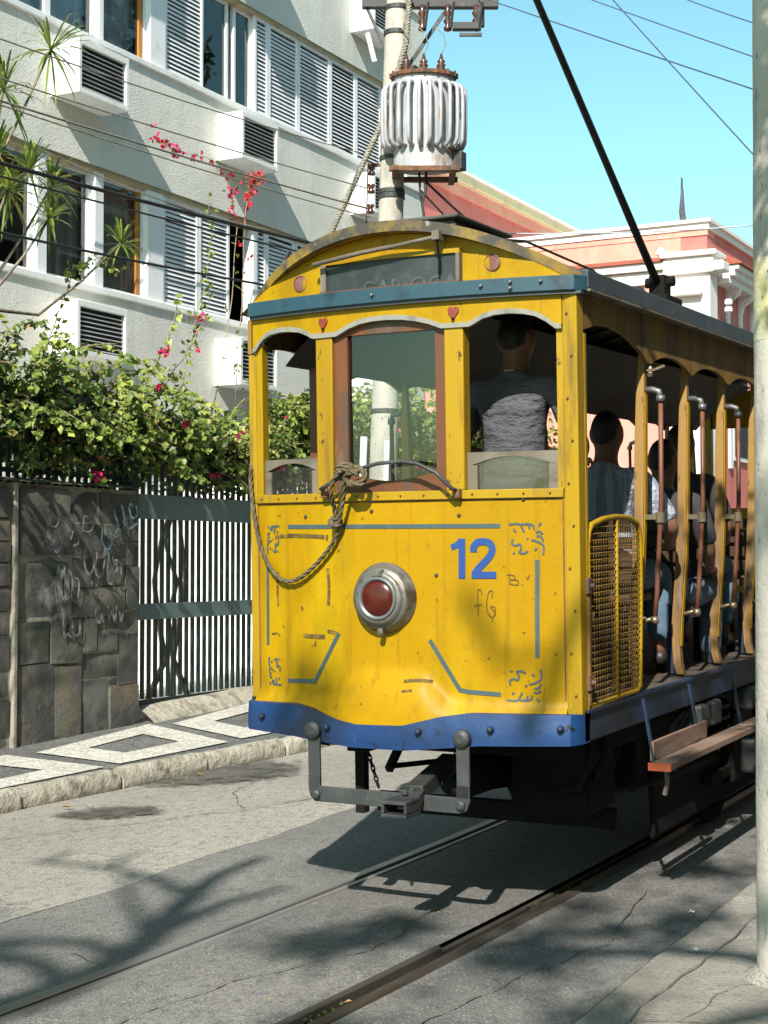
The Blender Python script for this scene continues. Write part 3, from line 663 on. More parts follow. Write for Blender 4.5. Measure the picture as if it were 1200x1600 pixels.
def stone(y0, y1, z0, z1, deep=0):
    g_ = .008
    y0 += g_; y1 -= g_; z0 += g_; z1 -= g_
    if y1 - y0 < .03 or z1 - z0 < .03: return
    mb = MB(); pr = r_.uniform(-.012, .020)
    n = max(2, int((y1 - y0) / .12)); m_ = max(2, int((z1 - z0) / .12))
    jit = [r_.uniform(-.007, .007) for _ in range(8)]
    def fn(i, j):
        u, v = i / n, j / m_
        yy = y0 + (y1 - y0) * u + (jit[0] * (1 - v) + jit[1] * v) * (1 - u) + (jit[2] * (1 - v) + jit[3] * v) * u
        zz = z0 + (z1 - z0) * v + (jit[4] * (1 - u) + jit[5] * u) * (1 - v) + (jit[6] * (1 - u) + jit[7] * u) * v
        e = 0 if 0 < i < n and 0 < j < m_ else -.012
        return Wp(WX + pr + e + .006 * noise.noise(Vector((yy * 5, zz * 5, pr * 99))), yy, zz)
    mb.grid(n, m_, fn)
    rim = [fn(i, 0) for i in range(n + 1)] + [fn(n, j) for j in range(1, m_ + 1)] + [fn(i, m_) for i in range(n - 1, -1, -1)] + [fn(0, j) for j in range(m_ - 1, 0, -1)]
    k = len(rim); back = [(p[0] - .05, p[1], p[2]) for p in rim]
    mb.add(rim + back, [(i, k + i, k + (i + 1) % k, (i + 1) % k) for i in range(k)])
    smooth_angle(mb.build('stone', M['slate'], wall, fix=True), 50)
def split(y0, y1, z0, z1, depth):
    w, h = y1 - y0, z1 - z0
    if depth == 0 or (w < .42 and h < .34):
        stone(y0, y1, z0, z1); return
    if (w > h * 1.25 and w > .3) or h < .28:
        t = r_.uniform(.35, .65); split(y0, y0 + w * t, z0, z1, depth - 1); split(y0 + w * t, y1, z0, z1, depth - 1)
    else:
        t = r_.uniform(.38, .62); split(y0, y1, z0, z0 + h * t, depth - 1); split(y0, y1, z0 + h * t, z1, depth - 1)
base = .12
# the tall slabs at the foot, the brown block above them, then smaller courses, as laid
foot = [(9.36, 9.80), (9.80, 10.14), (10.14, 10.50), (10.50, 10.90)]
for (a_, b_), t in zip(foot, (1.02, 1.0, .86, .78)): stone(a_, b_, base + .02, t)
for q in ((10.14, 10.62, .86, 1.08), (10.50, 10.66, .78, .86), (10.62, 10.90, .78, 1.22), (9.36, 9.74, 1.02, 1.36), (9.74, 10.14, 1.0, 1.36), (10.14, 10.34, 1.08, 1.36), (10.34, 10.62, 1.08, 1.22), (10.34, 10.90, 1.22, 1.42),
          (9.36, 10.02, 1.36, 1.86), (10.02, 10.34, 1.36, 1.60), (10.34, 10.70, 1.42, 1.62), (10.70, 10.90, 1.42, 1.78), (10.02, 10.46, 1.60, 1.86), (10.46, 10.70, 1.62, 1.86), (10.70, 10.90, 1.78, 2.0),
          (9.36, 9.98, 1.86, 2.40), (9.98, 10.44, 1.86, 2.14), (10.44, 10.70, 1.86, 2.14), (10.70, 10.90, 2.0, 2.40), (9.98, 10.36, 2.14, 2.40), (10.36, 10.70, 2.14, 2.40)): stone(*q)
split(7.6, 9.28, base, 2.40, 6); split(5.9, 7.6, base, 2.40, 5); split(4.2, 5.9, base, 2.40, 5); split(2.6, 4.2, base, 2.40, 4); split(1.0, 2.6, base, 2.4, 4)
mb = MB(); a = Wp(WX - .05, 9.296, .1); b = Wp(WX + .020, 9.342, 2.44); mb.box(a[0], b[0], a[1], b[1], a[2], b[2]); mb.build('joint_strip', M['mortar'], wall, bevel=.01)
mb = MB(); a = Wp(WX - .34, WY1 - .009, .1); b = Wp(WX - .02, WY1 + .004, 2.42); mb.box(a[0], b[0], a[1], b[1], a[2], b[2]); mb.build('end_face', M['slate'], wall)
# graffiti scrawled over the stones
def scrawl(pts, w, mat_):
    mb = MB()
    P = [Vector(p) for p in pts]
    S_ = []
    for i in range(len(P) - 1):
        p0, p1, p2, p3 = P[max(i - 1, 0)], P[i], P[i + 1], P[min(i + 2, len(P) - 1)]
        for s in range(6):
            t = s / 6
            S_.append(.5 * ((2 * p1) + (p2 - p0) * t + (2 * p0 - 5 * p1 + 4 * p2 - p3) * t * t + (3 * p1 - p0 - 3 * p2 + p3) * t ** 3))
    S_.append(P[-1])
    nrm = []
    for i in range(len(S_)):
        d = S_[min(i + 1, len(S_) - 1)] - S_[max(i - 1, 0)]; nrm.append(Vector((-d.y, d.x)).normalized() * w / 2)
    vs = []
    for p, n_ in zip(S_, nrm):
        for s in (1, -1): vs.append(Wp(WX + .034, p.x + s * n_.x, p.y + s * n_.y))
    mb.add(vs, [(2 * i, 2 * i + 1, 2 * i + 3, 2 * i + 2) for i in range(len(S_) - 1)])
    mb.build('graffiti', mat_, wall, fix=False)
ch = M['chalk']
for pts in ([(9.80, 1.80), (9.76, 1.62), (9.80, 1.48), (9.86, 1.55), (9.84, 1.76)], [(9.87, 1.78), (9.85, 1.6), (9.9, 1.52), (9.94, 1.62), (9.92, 1.76)], [(9.95, 1.78), (9.95, 1.56), (10.02, 1.5), (10.05, 1.66), (9.99, 1.7)],
            [(9.70, 1.98), (9.76, 2.06), (9.82, 1.97), (9.78, 1.9), (9.72, 1.93)], [(9.6, 1.94), (9.66, 2.02), (9.7, 1.9)], [(9.94, 2.0), (10.0, 2.1), (10.04, 1.98), (9.97, 1.95)],
            [(10.14, 1.98), (10.12, 1.8), (10.18, 1.72), (10.24, 1.8), (10.2, 1.96)], [(10.28, 1.9), (10.26, 1.74), (10.34, 1.7), (10.38, 1.84)], [(10.42, 1.82), (10.42, 1.66), (10.5, 1.64)], [(10.52, 1.84), (10.6, 1.8), (10.58, 1.66), (10.5, 1.72), (10.56, 1.76)],
            [(10.3, 1.48), (10.26, 1.38), (10.32, 1.32), (10.35, 1.4), (10.37, 1.32)], [(10.42, 1.46), (10.44, 1.33), (10.48, 1.42), (10.52, 1.32), (10.54, 1.46)], [(10.58, 1.45), (10.6, 1.32), (10.64, 1.42)]):
    scrawl(pts, .020, ch)
for pts in ([(9.84, 1.47), (9.86, 1.30), (9.88, 1.22), (9.92, 1.32), (9.9, 1.26), (9.96, 1.22)], [(9.97, 1.34), (9.98, 1.24), (10.06, 1.24), (10.06, 1.33)]): scrawl(pts, .024, M['chalk'])
for pts in ([(10.36, 2.12), (10.34, 2.0), (10.42, 1.92), (10.48, 2.02), (10.42, 2.1)], [(10.42, 1.92), (10.44, 1.82)], [(10.5, 2.05), (10.6, 2.12), (10.7, 2.1), (10.84, 2.16)], [(10.6, 2.3), (10.64, 2.18), (10.58, 2.1)], [(10.5, 2.25), (10.56, 2.12)], [(10.7, 2.3), (10.74, 2.2), (10.82, 2.22), (10.8, 2.3)]): scrawl(pts, .022, M['chalk_blue'])
r2 = random.Random(77)
for k in range(9):
    cy, cz = r2.uniform(9.45, 10.82), r2.uniform(1.35, 2.32); a0 = r2.uniform(0, 6); R0 = r2.uniform(.03, .085)
    scrawl([(cy + R0 * cos(a0 + q * 1.3) * r2.uniform(.4, 1.2) + q * .012, cz + R0 * 1.3 * sin(a0 + q * 1.3) * r2.uniform(.4, 1.2)) for q in range(r2.randint(4, 7))], r2.uniform(.005, .009), M['chalk'])
# pale smear patches
for cy, cz, ry, rz in ((9.86, 1.62, .22, .24), (9.92, 2.12, .16, .18), (9.66, 1.52, .16, .2), (9.75, 2.0, .2, .15)):
    mb = MB(); n = 22
    pts = [Wp(WX + .032, cy + ry * cos(2 * pi * i / n) * (1 + .5 * noise.noise(Vector((i * .8, cy, 0)))), cz + rz * sin(2 * pi * i / n) * (1 + .5 * noise.noise(Vector((i * .8, 3, cz))))) for i in range(n)]
    mb.add([Wp(WX + .032, cy, cz)] + pts, [(0, i + 1, (i + 1) % n + 1) for i in range(n)]); o = mb.build('chalk_smear', M['chalk_smear'], wall, fix=False)
    fa = o.data.attributes.new('fade', 'FLOAT', 'POINT'); fa.data.foreach_set('value', [.6] + [.0] * n)

# dark green bar fence above the wall, each bar its own part
def bar_fence(name, label, cat, x, y0, y1, z0, z1, pitch=.095, rails=(), w=.034, grp=None):
    t = thing(name, label, cat, (x, (y0 + y1) / 2, z0))
    me = MB().box(-.012, .012, -w / 2, w / 2, 0, z1 - z0).mesh('bar', M['gate_green'])
    n = int((y1 - y0) / pitch)
    for k in range(n + 1):
        o = link('bar', me, t); o.location = (0, y0 + k * pitch - (y0 + y1) / 2, 0)
    for rz, h, m_, off, nm in rails:
        mb = MB(); mb.box(off, off + .03, y0 - .03 - (y0 + y1) / 2, y1 + .03 - (y0 + y1) / 2, rz - z0, rz - z0 + h); mb.build(nm, M[m_], t, bevel=.003)
    return t
bar_fence('bar_fence', 'dark green bar fence on top of the slate wall under the bougainvillea', 'fence', WX - .16, 4.0, 10.88, WT - .03, 3.25, rails=[(2.52, .04, 'gate_green', .014, 'rail'), (3.15, .04, 'gate_green', .014, 'rail')])
gate = bar_fence('bar_gate', 'tall dark green bar gate with two wide grey-green cross rails', 'gate', -8.36, 11.06, 14.6, .62, 2.98, rails=[(2.20, .215, 'gate_rail', .014, 'cross_rail'), (1.315, .14, 'gate_rail', .014, 'cross_rail'), (.565, .05, 'gate_green', .014, 'bottom_rail'), (2.9, .04, 'gate_green', .014, 'top_rail')])
mb = MB(); mb.box(-.05, .05, -.05, .05, 0, 2.6)
for yy in (10.98, 14.72):
    o = mb.build('gate_post', M['gate_green'], gate); o.location = (0, yy - 12.83, -.1)
bar_fence('bar_fence', 'dark green bar fence beyond the gate behind the tram', 'fence', -8.36, 14.85, 21.5, .7, 2.98, rails=[(2.20, .1, 'gate_rail', .014, 'cross_rail'), (.8, .1, 'gate_rail', .014, 'cross_rail')])
mb = MB(); mb.grid(14, 4, lambda i, j: (-8.42 + .34 * j / 4, 10.96 + 3.8 * i / 14, road_z(10.96 + 3.8 * i / 14) + PH + (.115, .13, .12, .07, .0)[j] + .012 * noise.noise(Vector((i * .9, j, 7)))))
gs = mb.build('gate_sill', M['granite'], smooth=True, fix=False); tag(gs, 'worn pale concrete ramp sill under the green gate', 'sill')

# ------------------------------------------------------------------ plants
def leaf(mb, p, d, nrm, l, w, fold=.25):
    d = d.normalized(); s = d.cross(nrm)
    if s.length < 1e-4: s = d.orthogonal()
    s.normalize(); n = s.cross(d)
    a = p; b = p + d * l * .45 + s * w * .5 + n * l * fold * .4; c = p + d * l - n * l * fold * .3; e = p + d * l * .45 - s * w * .5 + n * l * fold * .4
    mb.add([a, b, c, e], [(0, 1, 2), (0, 2, 3)])
def rv(r): return Vector((r.gauss(0, 1), r.gauss(0, 1), r.gauss(0, 1))).normalized()
def vine_shrub(label, y0, y1, ztop, seed, nleaf, nstem, flowers, droop=(), shade=.45, zlow=2.6):
    r = random.Random(seed); yc = (y0 + y1) / 2
    t = thing('bougainvillea', label, 'shrub', (-8.75, yc, road_z(yc) + PH), group='bougainvillea along the fence')
    ox, oy, oz = t.location
    lf, dk, st, fl, dry = MB(), MB(), MB(), MB(), MB()
    tips = []
    def stem(pts, r0):
        k = len(pts); st.tube([(p[0] - ox, p[1] - oy, p[2] - oz) for p in pts], [r0 * (1 - .75 * i / (k - 1)) for i in range(k)], 5)
    for q in range(3):
        x = -8.9 + r.uniform(-.15, .25); y = r.uniform(y0 + .2, y1 - .2)
        pts = [Vector((x, y, .5))]
        for s in range(7): pts.append(pts[-1] + Vector((r.gauss(0, .07), r.gauss(0, .10), .38)))
        stem(pts, .035)
    for q in range(nstem):
        y = r.uniform(y0, y1); zb = r.uniform(zlow, ztop(y) - .2)
        p = Vector((-8.6 + r.uniform(-.35, .1), y, zb)); d = Vector((r.uniform(-.1, .8), r.gauss(0, .8), r.uniform(.1, .9))).normalized()
        pts = [p.copy()]
        L_ = r.uniform(.35, .95)
        for s in range(7):
            p = p + d * L_ / 7; d = (d + Vector((0, 0, -.16)) + rv(r) * .12).normalized(); pts.append(p.copy())
        stem(pts, .008)
        for s in range(int(nleaf / nstem)):
            k = r.randrange(1, 8); c = pts[k] + rv(r) * abs(r.gauss(0, .07))
            if c.z > ztop(c.y) + .2: continue
            dd = (rv(r) + Vector((.25, -.3, -.25))).normalized()
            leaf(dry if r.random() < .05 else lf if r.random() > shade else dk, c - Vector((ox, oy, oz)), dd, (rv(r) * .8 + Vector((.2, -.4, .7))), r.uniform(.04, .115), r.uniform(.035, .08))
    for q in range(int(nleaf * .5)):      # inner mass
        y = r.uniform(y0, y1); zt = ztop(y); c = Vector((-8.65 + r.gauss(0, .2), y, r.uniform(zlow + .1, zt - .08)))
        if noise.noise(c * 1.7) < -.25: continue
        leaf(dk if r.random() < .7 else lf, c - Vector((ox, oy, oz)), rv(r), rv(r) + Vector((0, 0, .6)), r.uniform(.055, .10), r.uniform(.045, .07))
    sprays = []
    for q in range(int(nstem / 14)):
        y = r.uniform(y0 + .1, y1 - .1); zt = ztop(y); a = r.choice((-1, 1)) * r.uniform(.15, .5); p = Vector((-8.45 + r.uniform(-.1, .15), y, zt - .15))
        sprays.append([p, p + Vector((.12, a * .4, .22)), p + Vector((.28, a * .9, .26)), p + Vector((.42, a * 1.4, .12)), p + Vector((.50, a * 1.7, -.12))])
    for pts in list(droop) + sprays:
        pts = [Vector(p) for p in pts]; stem(pts, .007)
        for a, b in zip(pts, pts[1:]):
            for s in range(9):
                c = a.lerp(b, s / 9) + rv(r) * .025
                leaf(lf, c - Vector((ox, oy, oz)), (Vector((.5, -.5, -.5)) + rv(r) * .6), Vector((.6, -.6, .5)) + rv(r) * .3, r.uniform(.055, .09), r.uniform(.05, .07), .15)
    for (x, y, z, n, sp) in flowers:
        for s in range(n):
            c = Vector((x, y, z)) + rv(r) * abs(r.gauss(0, sp))
            for k in range(3): leaf(fl, c - Vector((ox, oy, oz)), rv(r) + Vector((.3, -.4, 0)), rv(r) + Vector((.4, -.5, .4)), r.uniform(.03, .05), r.uniform(.03, .045), .3)
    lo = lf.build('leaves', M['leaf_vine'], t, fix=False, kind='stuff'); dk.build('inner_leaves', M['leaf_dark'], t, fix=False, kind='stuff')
    st.build('stems', M['vine_bark'], t, smooth=True); dry.build('dry_leaves', M['dry_leaf'], t, fix=False, kind='stuff')
    if fl.v: fl.build('flowers', M['flower'], t, fix=False, kind='stuff')
    return t
zt1 = lambda y: 3.50 - .12 * max(0, y - 10.2) + .14 * sin(y * 3.1) + .1 * sin(y * 7.7)
zt2 = lambda y: 3.28 - .16 * max(0, y - 11.4) + .12 * sin(y * 4.3) + .1 * sin(y * 9.1)
zt3 = lambda y: 3.30 + .10 * (y - 12.6) + .14 * sin(y * 3.7) + .1 * sin(y * 8)
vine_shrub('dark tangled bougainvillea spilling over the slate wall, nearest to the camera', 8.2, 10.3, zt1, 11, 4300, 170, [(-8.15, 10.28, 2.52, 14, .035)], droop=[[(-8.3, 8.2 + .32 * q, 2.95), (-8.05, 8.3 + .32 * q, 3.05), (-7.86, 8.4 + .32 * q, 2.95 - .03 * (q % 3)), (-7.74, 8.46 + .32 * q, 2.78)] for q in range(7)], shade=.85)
vine_shrub('bright green bougainvillea with a long drooping shoot above the gate post', 10.1, 11.7, zt2, 12, 4500, 190,
           [(-8.05, 10.95, 3.32, 7, .03), (-7.95, 11.25, 3.02, 8, .03), (-8.0, 11.0, 3.64, 10, .04)],
           droop=[[(-8.3, 10.6, 3.2), (-8.05, 10.75, 3.12), (-7.9, 10.85, 2.9), (-7.86, 10.95, 2.72), (-7.84, 11.1, 2.58), (-7.83, 11.35, 2.53)], [(-8.3, 10.0, 3.2), (-8.0, 10.1, 3.0), (-7.92, 10.25, 2.86), (-7.9, 10.5, 2.82)], [(-8.4, 11.2, 3.35), (-8.3, 11.4, 3.75), (-8.3, 11.55, 4.05), (-8.32, 11.62, 4.3)]], shade=.5)
vine_shrub('leafy bougainvillea over the right half of the gate beside the tram', 11.6, 13.3, lambda y: 3.05 - .05 * (y - 11.6) + .12 * sin(y * 5) + .1 * sin(y * 9), 13, 4000, 170, [(-8.0, 12.2, 3.0, 12, .045), (-8.0, 11.75, 2.62, 6, .03), (-8.0, 12.9, 2.75, 5, .03)], shade=.45)
vine_shrub('bougainvillea with pink flowers seen through the tram windscreen', 13.2, 16.2, zt3, 14, 6200, 210, [(-8.1, 13.9, 3.28, 10, .05), (-8.1, 14.3, 3.22, 8, .05), (-8.0, 15.4, 3.3, 8, .05), (-8.0, 15.8, 2.9, 10, .05)], shade=.3)
vine_shrub('tall bougainvillea hedge seen past the first passenger on the tram', 16.1, 20.5, lambda y: 3.75 + .2 * sin(y * 2.1) + .1 * sin(y * 6), 15, 7000, 230, [(-8.0, 17.2, 3.4, 9, .05), (-8.0, 17.6, 3.0, 9, .05), (-8.0, 18.6, 3.2, 9, .06)], shade=.4)
# loose flowering sprays climbing in front of the facade
def spray(label, pts, seed, nf, nl, fm):
    r = random.Random(seed); t = thing('flower_spray', label, 'vine', pts[0]); o = Vector(pts[0])
    P = [Vector(p) - o for p in pts]; S_ = []
    for i in range(len(P) - 1):
        for s in range(6): S_.append(P[i].lerp(P[i + 1], s / 6) + rv(r) * .012)
    S_.append(P[-1])
    MB().tube(S_, [.0055 * (1 - .6 * i / len(S_)) for i in range(len(S_))], 5).build('stem', M['vine_bark'], t, smooth=True)
    lf, fl = MB(), MB()
    for k in range(nl):
        c = S_[int(len(S_) * r.random())] + rv(r) * .05; leaf(lf, c, rv(r) + Vector((.2, -.3, -.2)), rv(r) + Vector((0, -.4, .6)), r.uniform(.05, .08), r.uniform(.035, .055))
    for k in range(nf):
        c = S_[int(len(S_) * (.35 + .65 * r.random()))] + rv(r) * abs(r.gauss(0, .055))
        for q in range(3): leaf(fl, c, rv(r), rv(r) + Vector((.3, -.5, .3)), r.uniform(.035, .06), r.uniform(.03, .05), .3)
    lf.build('leaves', M['leaf_vine'], t, fix=False, kind='stuff')
    if fl.v: fl.build('flowers', M[fm], t, fix=False, kind='stuff')
spray('thin bougainvillea spray with crimson flowers in front of the second air conditioner box', [(-8.5, 12.4, 3.2), (-8.6, 12.9, 4.3), (-8.7, 13.15, 5.2), (-8.7, 13.0, 5.65), (-8.7, 12.6, 5.78), (-8.7, 12.1, 5.72), (-8.7, 11.75, 5.78)], 3, 46, 26, 'flower')
spray('bright red bougainvillea cluster hanging over the second air conditioner grille', [(-8.5, 12.8, 3.3), (-8.6, 13.1, 4.6), (-8.65, 13.25, 5.45), (-8.65, 13.35, 5.66), (-8.65, 13.45, 5.78)], 4, 40, 30, 'flower_red')
spray('thin leafy vine climbing past the lower shutters', [(-8.5, 11.9, 3.2), (-8.55, 12.1, 3.9), (-8.55, 12.4, 4.5), (-8.6, 12.55, 5.0), (-8.6, 12.5, 5.4)], 6, 0, 60, 'flower')
spray('leafy bougainvillea twig with one red bloom below the lower shutters', [(-8.4, 11.5, 3.4), (-8.3, 11.75, 3.75), (-8.3, 11.95, 4.0), (-8.3, 12.1, 4.35)], 8, 5, 40, 'flower')
spray('arching bare bougainvillea branch beside the tram corner', [(-8.3, 12.3, 3.1), (-8.2, 12.5, 3.35), (-8.2, 12.8, 3.5), (-8.15, 13.1, 3.45), (-8.1, 13.3, 3.25)], 9, 3, 45, 'flower')
spray('vine twining over the lower left air conditioner grille', [(-8.7, 10.2, 3.5), (-8.7, 10.45, 4.0), (-8.7, 10.6, 4.35), (-8.7, 10.9, 4.5), (-8.7, 11.3, 4.42)], 10, 0, 70, 'flower')
# spiky dragon-tree plant with several rosettes in the upper left
def spiky(label, base, heads, seed):
    r = random.Random(seed); t = thing('dragon_tree', label, 'plant', base, group='dragon trees behind the wall'); o = Vector(base)
    st, lf = MB(), MB()
    fork = Vector((base[0], base[1], base[2] + .80 * (min(h[0].z for h in heads) - base[2])))
    MB().tube([(0, 0, 0), (.03, .02, (fork.z - o.z) * .5), tuple(fork - o)], [.05, .042, .035], 7).build('trunk', M['bark'], t, smooth=True)
    for (h, ax, R_, n) in heads:
        m_ = fork.lerp(h, .55) + Vector((0, .04, -.10 - .12 * (h - fork).length))
        pts = [fork - o, fork.lerp(m_, .5) - o, m_ - o, m_.lerp(h, .5) - o + Vector((.0, 0, -.03)), h - o]
        st.tube(pts, [.020, .017, .014, .012, .011], 6)
        ax = ax.normalized()
        for k in range(n):
            d = (ax * r.uniform(-.15, 1.1) + rv(r)).normalized(); l = R_ * r.uniform(.75, 1.15); w = .022
            s = d.cross(Vector((0, 0, 1))); s = s.normalized() if s.length > .05 else Vector((1, 0, 0))
            p0 = h - o; p1 = p0 + d * l * .5; p2 = p0 + d * l * .82 + Vector((0, 0, -.10 * l)); p3 = p0 + d * l + Vector((0, 0, -.25 * l))
            lf.add([p0 - s * w * .35, p0 + s * w * .35, p1 + s * w * .5, p1 - s * w * .5, p2 + s * w * .35, p2 - s * w * .35, p3], [(0, 1, 2, 3), (3, 2, 4, 5), (5, 4, 6)])
    st.build('branches', M['bark'], t, smooth=True); lf.build('leaves', M['leaf_spiky'], t, fix=False, kind='stuff')
up = Vector((.1, 0, 1))
spiky('dragon tree with spiky rosettes reaching up to the top left window', (-8.75, 8.55, .5), [(Vector((-8.6, 10.17, 6.12)), Vector((.1, .25, 1)), .42, 46), (Vector((-8.6, 9.60, 5.62)), Vector((0, -.1, 1)), .42, 46), (Vector((-8.6, 9.52, 5.1)), up, .35, 36)], 21)
spiky('low dragon tree with bright spiky rosettes over the lower left window', (-8.7, 8.75, .5), [(Vector((-8.55, 9.85, 5.02)), up, .34, 46), (Vector((-8.6, 10.2, 4.98)), Vector((0, .2, 1)), .34, 46), (Vector((-8.5, 10.05, 4.66)), Vector((.2, -.2, .7)), .30, 40), (Vector((-8.5, 11.0, 4.62)), Vector((.1, .5, .7)), .30, 40), (Vector((-8.55, 9.6, 4.8)), up, .32, 40)], 22)

def foliage_tree(name, label, base, limbs, clusters, seed, leaf_l=.11, mat_='leaf_dark', wob=.03):
    r = random.Random(seed); t = thing(name, label, 'tree', base); o = Vector(base)
    tr, lf = MB(), MB()
    for pts, r0, r1 in limbs:
        P = [Vector(p) for p in pts]; S_ = []
        for i in range(len(P) - 1):
            for s in range(5): S_.append(P[i].lerp(P[i + 1], s / 5) + rv(r) * wob * (1 if s else .4) - o)
        S_.append(P[-1] - o); k = len(S_)
        tr.tube(S_, [r0 + (r1 - r0) * i / (k - 1) for i in range(k)], 8)
    for (c, R_, n) in clusters:
        c = Vector(c)
        for q in range(max(3, n // 50)):
            e = c + rv(r) * R_ * r.uniform(.4, .95)
            mid = c.lerp(e, .5) + rv(r) * .08
            tr.tube([c - o, mid - o, e - o], [.025, .015, .006], 5)
            for k in range(50):
                p = mid.lerp(e, r.random() * 1.1) + rv(r) * abs(r.gauss(0, .17))
                leaf(lf, p - o, rv(r) + Vector((0, 0, -.2)), rv(r) + Vector((0, 0, .8)), leaf_l * r.uniform(.7, 1.3), leaf_l * r.uniform(.4, .6))
    tr.build('trunk', M['bark'], t, smooth=True); lf.build('crown', M[mat_], t, fix=False, kind='stuff')
    return t

# ------------------------------------------------------------------ utility pole, transformer, cables
PB = Vector((-7.31, 13.52, road_z(13.5) + .05)); PT = Vector((-7.06, 13.65, 9.6))
def pole_at(z): return PB.lerp(PT, (z - PB.z) / (PT.z - PB.z))
up_t = thing('utility_pole', 'leaning pale concrete utility pole carrying the transformer behind the tram', 'utility pole', PB)
MB().tube([PB - PB, (PT - PB) * .33, (PT - PB) * .66, PT - PB], [.148, .132, .118, .105], 20).build('shaft', M['pole_concrete'], up_t, smooth=True)
for z in (5.05, 5.42, 5.47, 5.8, 7.05, 7.3, 3.3):
    c = pole_at(z) - PB; rr = .150 - .0045 * z
    MB().lathe([(rr + .004, -.02), (rr + .010, -.02), (rr + .010, .02), (rr + .004, .02)], 20, c).build('clamp_band', M['iron_grey'], up_t, smooth=False)
def on_pole(dx, dy, z): return pole_at(z) - PB + Vector((dx, dy, 0))
R_ = Vector((.882, .471, 0)); F_ = Vector((.471, -.882, 0))      # across the view and towards the street corner
mb = MB(); mb.tube([on_pole(-.17, -.10, .4), on_pole(-.17, -.10, 2.0), on_pole(-.17, -.10, 3.05)], .035, 10); mb.build('conduit', M['pvc'], up_t, smooth=True)
mb = MB(); mb.tube([on_pole(.10, -.12, .4), on_pole(.10, -.12, 2.0), on_pole(.10, -.12, 3.0)], .028, 10); mb.build('conduit', M['pvc'], up_t, smooth=True)
# rack of spool insulators on the left of the pole
for z in (4.95, 5.12, 5.3, 5.5, 5.68):
    c = on_pole(0, 0, z) - R_ * .20 + F_ * .02
    b = MB().lathe([(.015, -.05), (.035, -.045), (.035, -.02), (.02, 0), (.035, .02), (.035, .045), (.015, .05)], 10, c).build('insulator', M['insulator'], up_t, smooth=True)
mb = MB(); c0 = on_pole(0, 0, 4.88) - R_ * .24; c1 = on_pole(0, 0, 5.76) - R_ * .24; mb.bar(c0, c1, .04, .012, R_)
for z in (4.9, 5.74): mb.bar(on_pole(0, 0, z) - R_ * .25, on_pole(0, 0, z) - R_ * .08, .03, .03)
mb.build('insulator_rack', M['rust'], up_t)
# crossarm with cut-out fuses at the top of the frame
mb = MB(); z = 7.36
mb.bar(on_pole(0, 0, z) - R_ * .35, on_pole(0, 0, z) + R_ * 1.0, .09, .11); mb.build('crossarm', M['steel_dark'], up_t, bevel=.006)
mb = MB(); mb.bar(on_pole(0, 0, 6.62) + R_ * .06, on_pole(0, 0, 7.31) + R_ * .5, .035, .035); mb.bar(on_pole(0, 0, 6.8) - R_ * .06, on_pole(0, 0, 7.31) - R_ * .3, .03, .03); mb.build('crossarm_brace', M['iron_grey'], up_t)
for s in (.25, .5, .78):
    c = on_pole(0, 0, 7.20) + R_ * s + F_ * .1
    f_ = MB().lathe([(.02, -.16), (.04, -.15), (.04, -.12), (.022, -.1), (.045, -.06), (.022, -.02), (.045, .02), (.022, .06), (.03, .1)], 12, c).build('cutout_fuse', M['insulator'], up_t, smooth=True)
    MB().bar(c + Vector((.05, -.04, -.14)), c + Vector((.09, -.05, .1)), .02, .02).build('fuse_tube', M['iron_grey'], f_)
mb = MB(); c = on_pole(0, 0, 7.08) + R_ * .55 + F_ * .12; mb.bar(c, c + R_ * .28, .09, .07); mb.build('switch_box', M['steel_dark'], up_t, bevel=.006)
mb = MB(); c = on_pole(0, 0, 7.08) + R_ * .82 + F_ * .12; mb.tube([c, c + Vector((0, 0, .18))], .045, 10); mb.build('arrester', M['steel_dark'], up_t)
mb = MB(); c = on_pole(0, 0, 7.0) + R_ * .62 + F_ * .12; mb.bar(c, c + R_ * .22, .035, .03); mb.build('arrester_bracket', M['iron_grey'], up_t)
mb = MB(); c = on_pole(0, 0, 6.88) - R_ * .28 + F_ * .1; mb.tube([c + Vector((0, 0, .14)), c + R_ * .07 + Vector((0, 0, -.14))], .025, 10); mb.build('lamp_tube', M['white_frame'], up_t)
mb = MB(); c = on_pole(0, 0, 6.7) + R_ * .17; mb.box(c.x - .05, c.x + .05, c.y - .05, c.y + .05, c.z - .14, c.z + .02); mb.build('junction_box', M['steel_dark'], up_t)

TC = Vector((-6.79, 13.54, 5.60))
tf = thing('transformer', 'pale finned pole transformer with three brown bushings, hung on the concrete pole', 'transformer', TC)
def oval(a, rx, ry): return (rx * cos(a), ry * sin(a))
def ovalbody(mb, prof, rx, ry, n=28):
    vs = []; fs = []
    for s, z in prof:
        for j in range(n):
            a = 2 * pi * j / n; d = R_ * (rx + s) * cos(a) + F_ * (ry + s) * sin(a); vs.append((d.x, d.y, z))
    k = len(prof)
    for i in range(k - 1):
        for j in range(n): fs.append((i * n + j, i * n + (j + 1) % n, (i + 1) * n + (j + 1) % n, (i + 1) * n + j))
    fs += [tuple(range(n - 1, -1, -1)), tuple((k - 1) * n + j for j in range(n))]
    mb.add(vs, fs)
RX, RY = .295, .19
mb = MB(); ovalbody(mb, [(0, .03), (0, .93)], RX, RY); mb.build('tank', M['galv'], tf, smooth=False)
mb = MB(); ovalbody(mb, [(.03, .93), (.035, .965), (-.01, .975)], RX, RY); lid = mb.build('lid', M['rust'], tf)
for j in range(16):
    a = 2 * pi * j / 16; d = R_ * (RX + .03) * cos(a) + F_ * (RY + .03) * sin(a)
    MB().lathe([(.014, .0), (.014, .05)], 6, (d.x, d.y, .93)).build('lid_bolt', M['rust'], lid)
tube_n = 24
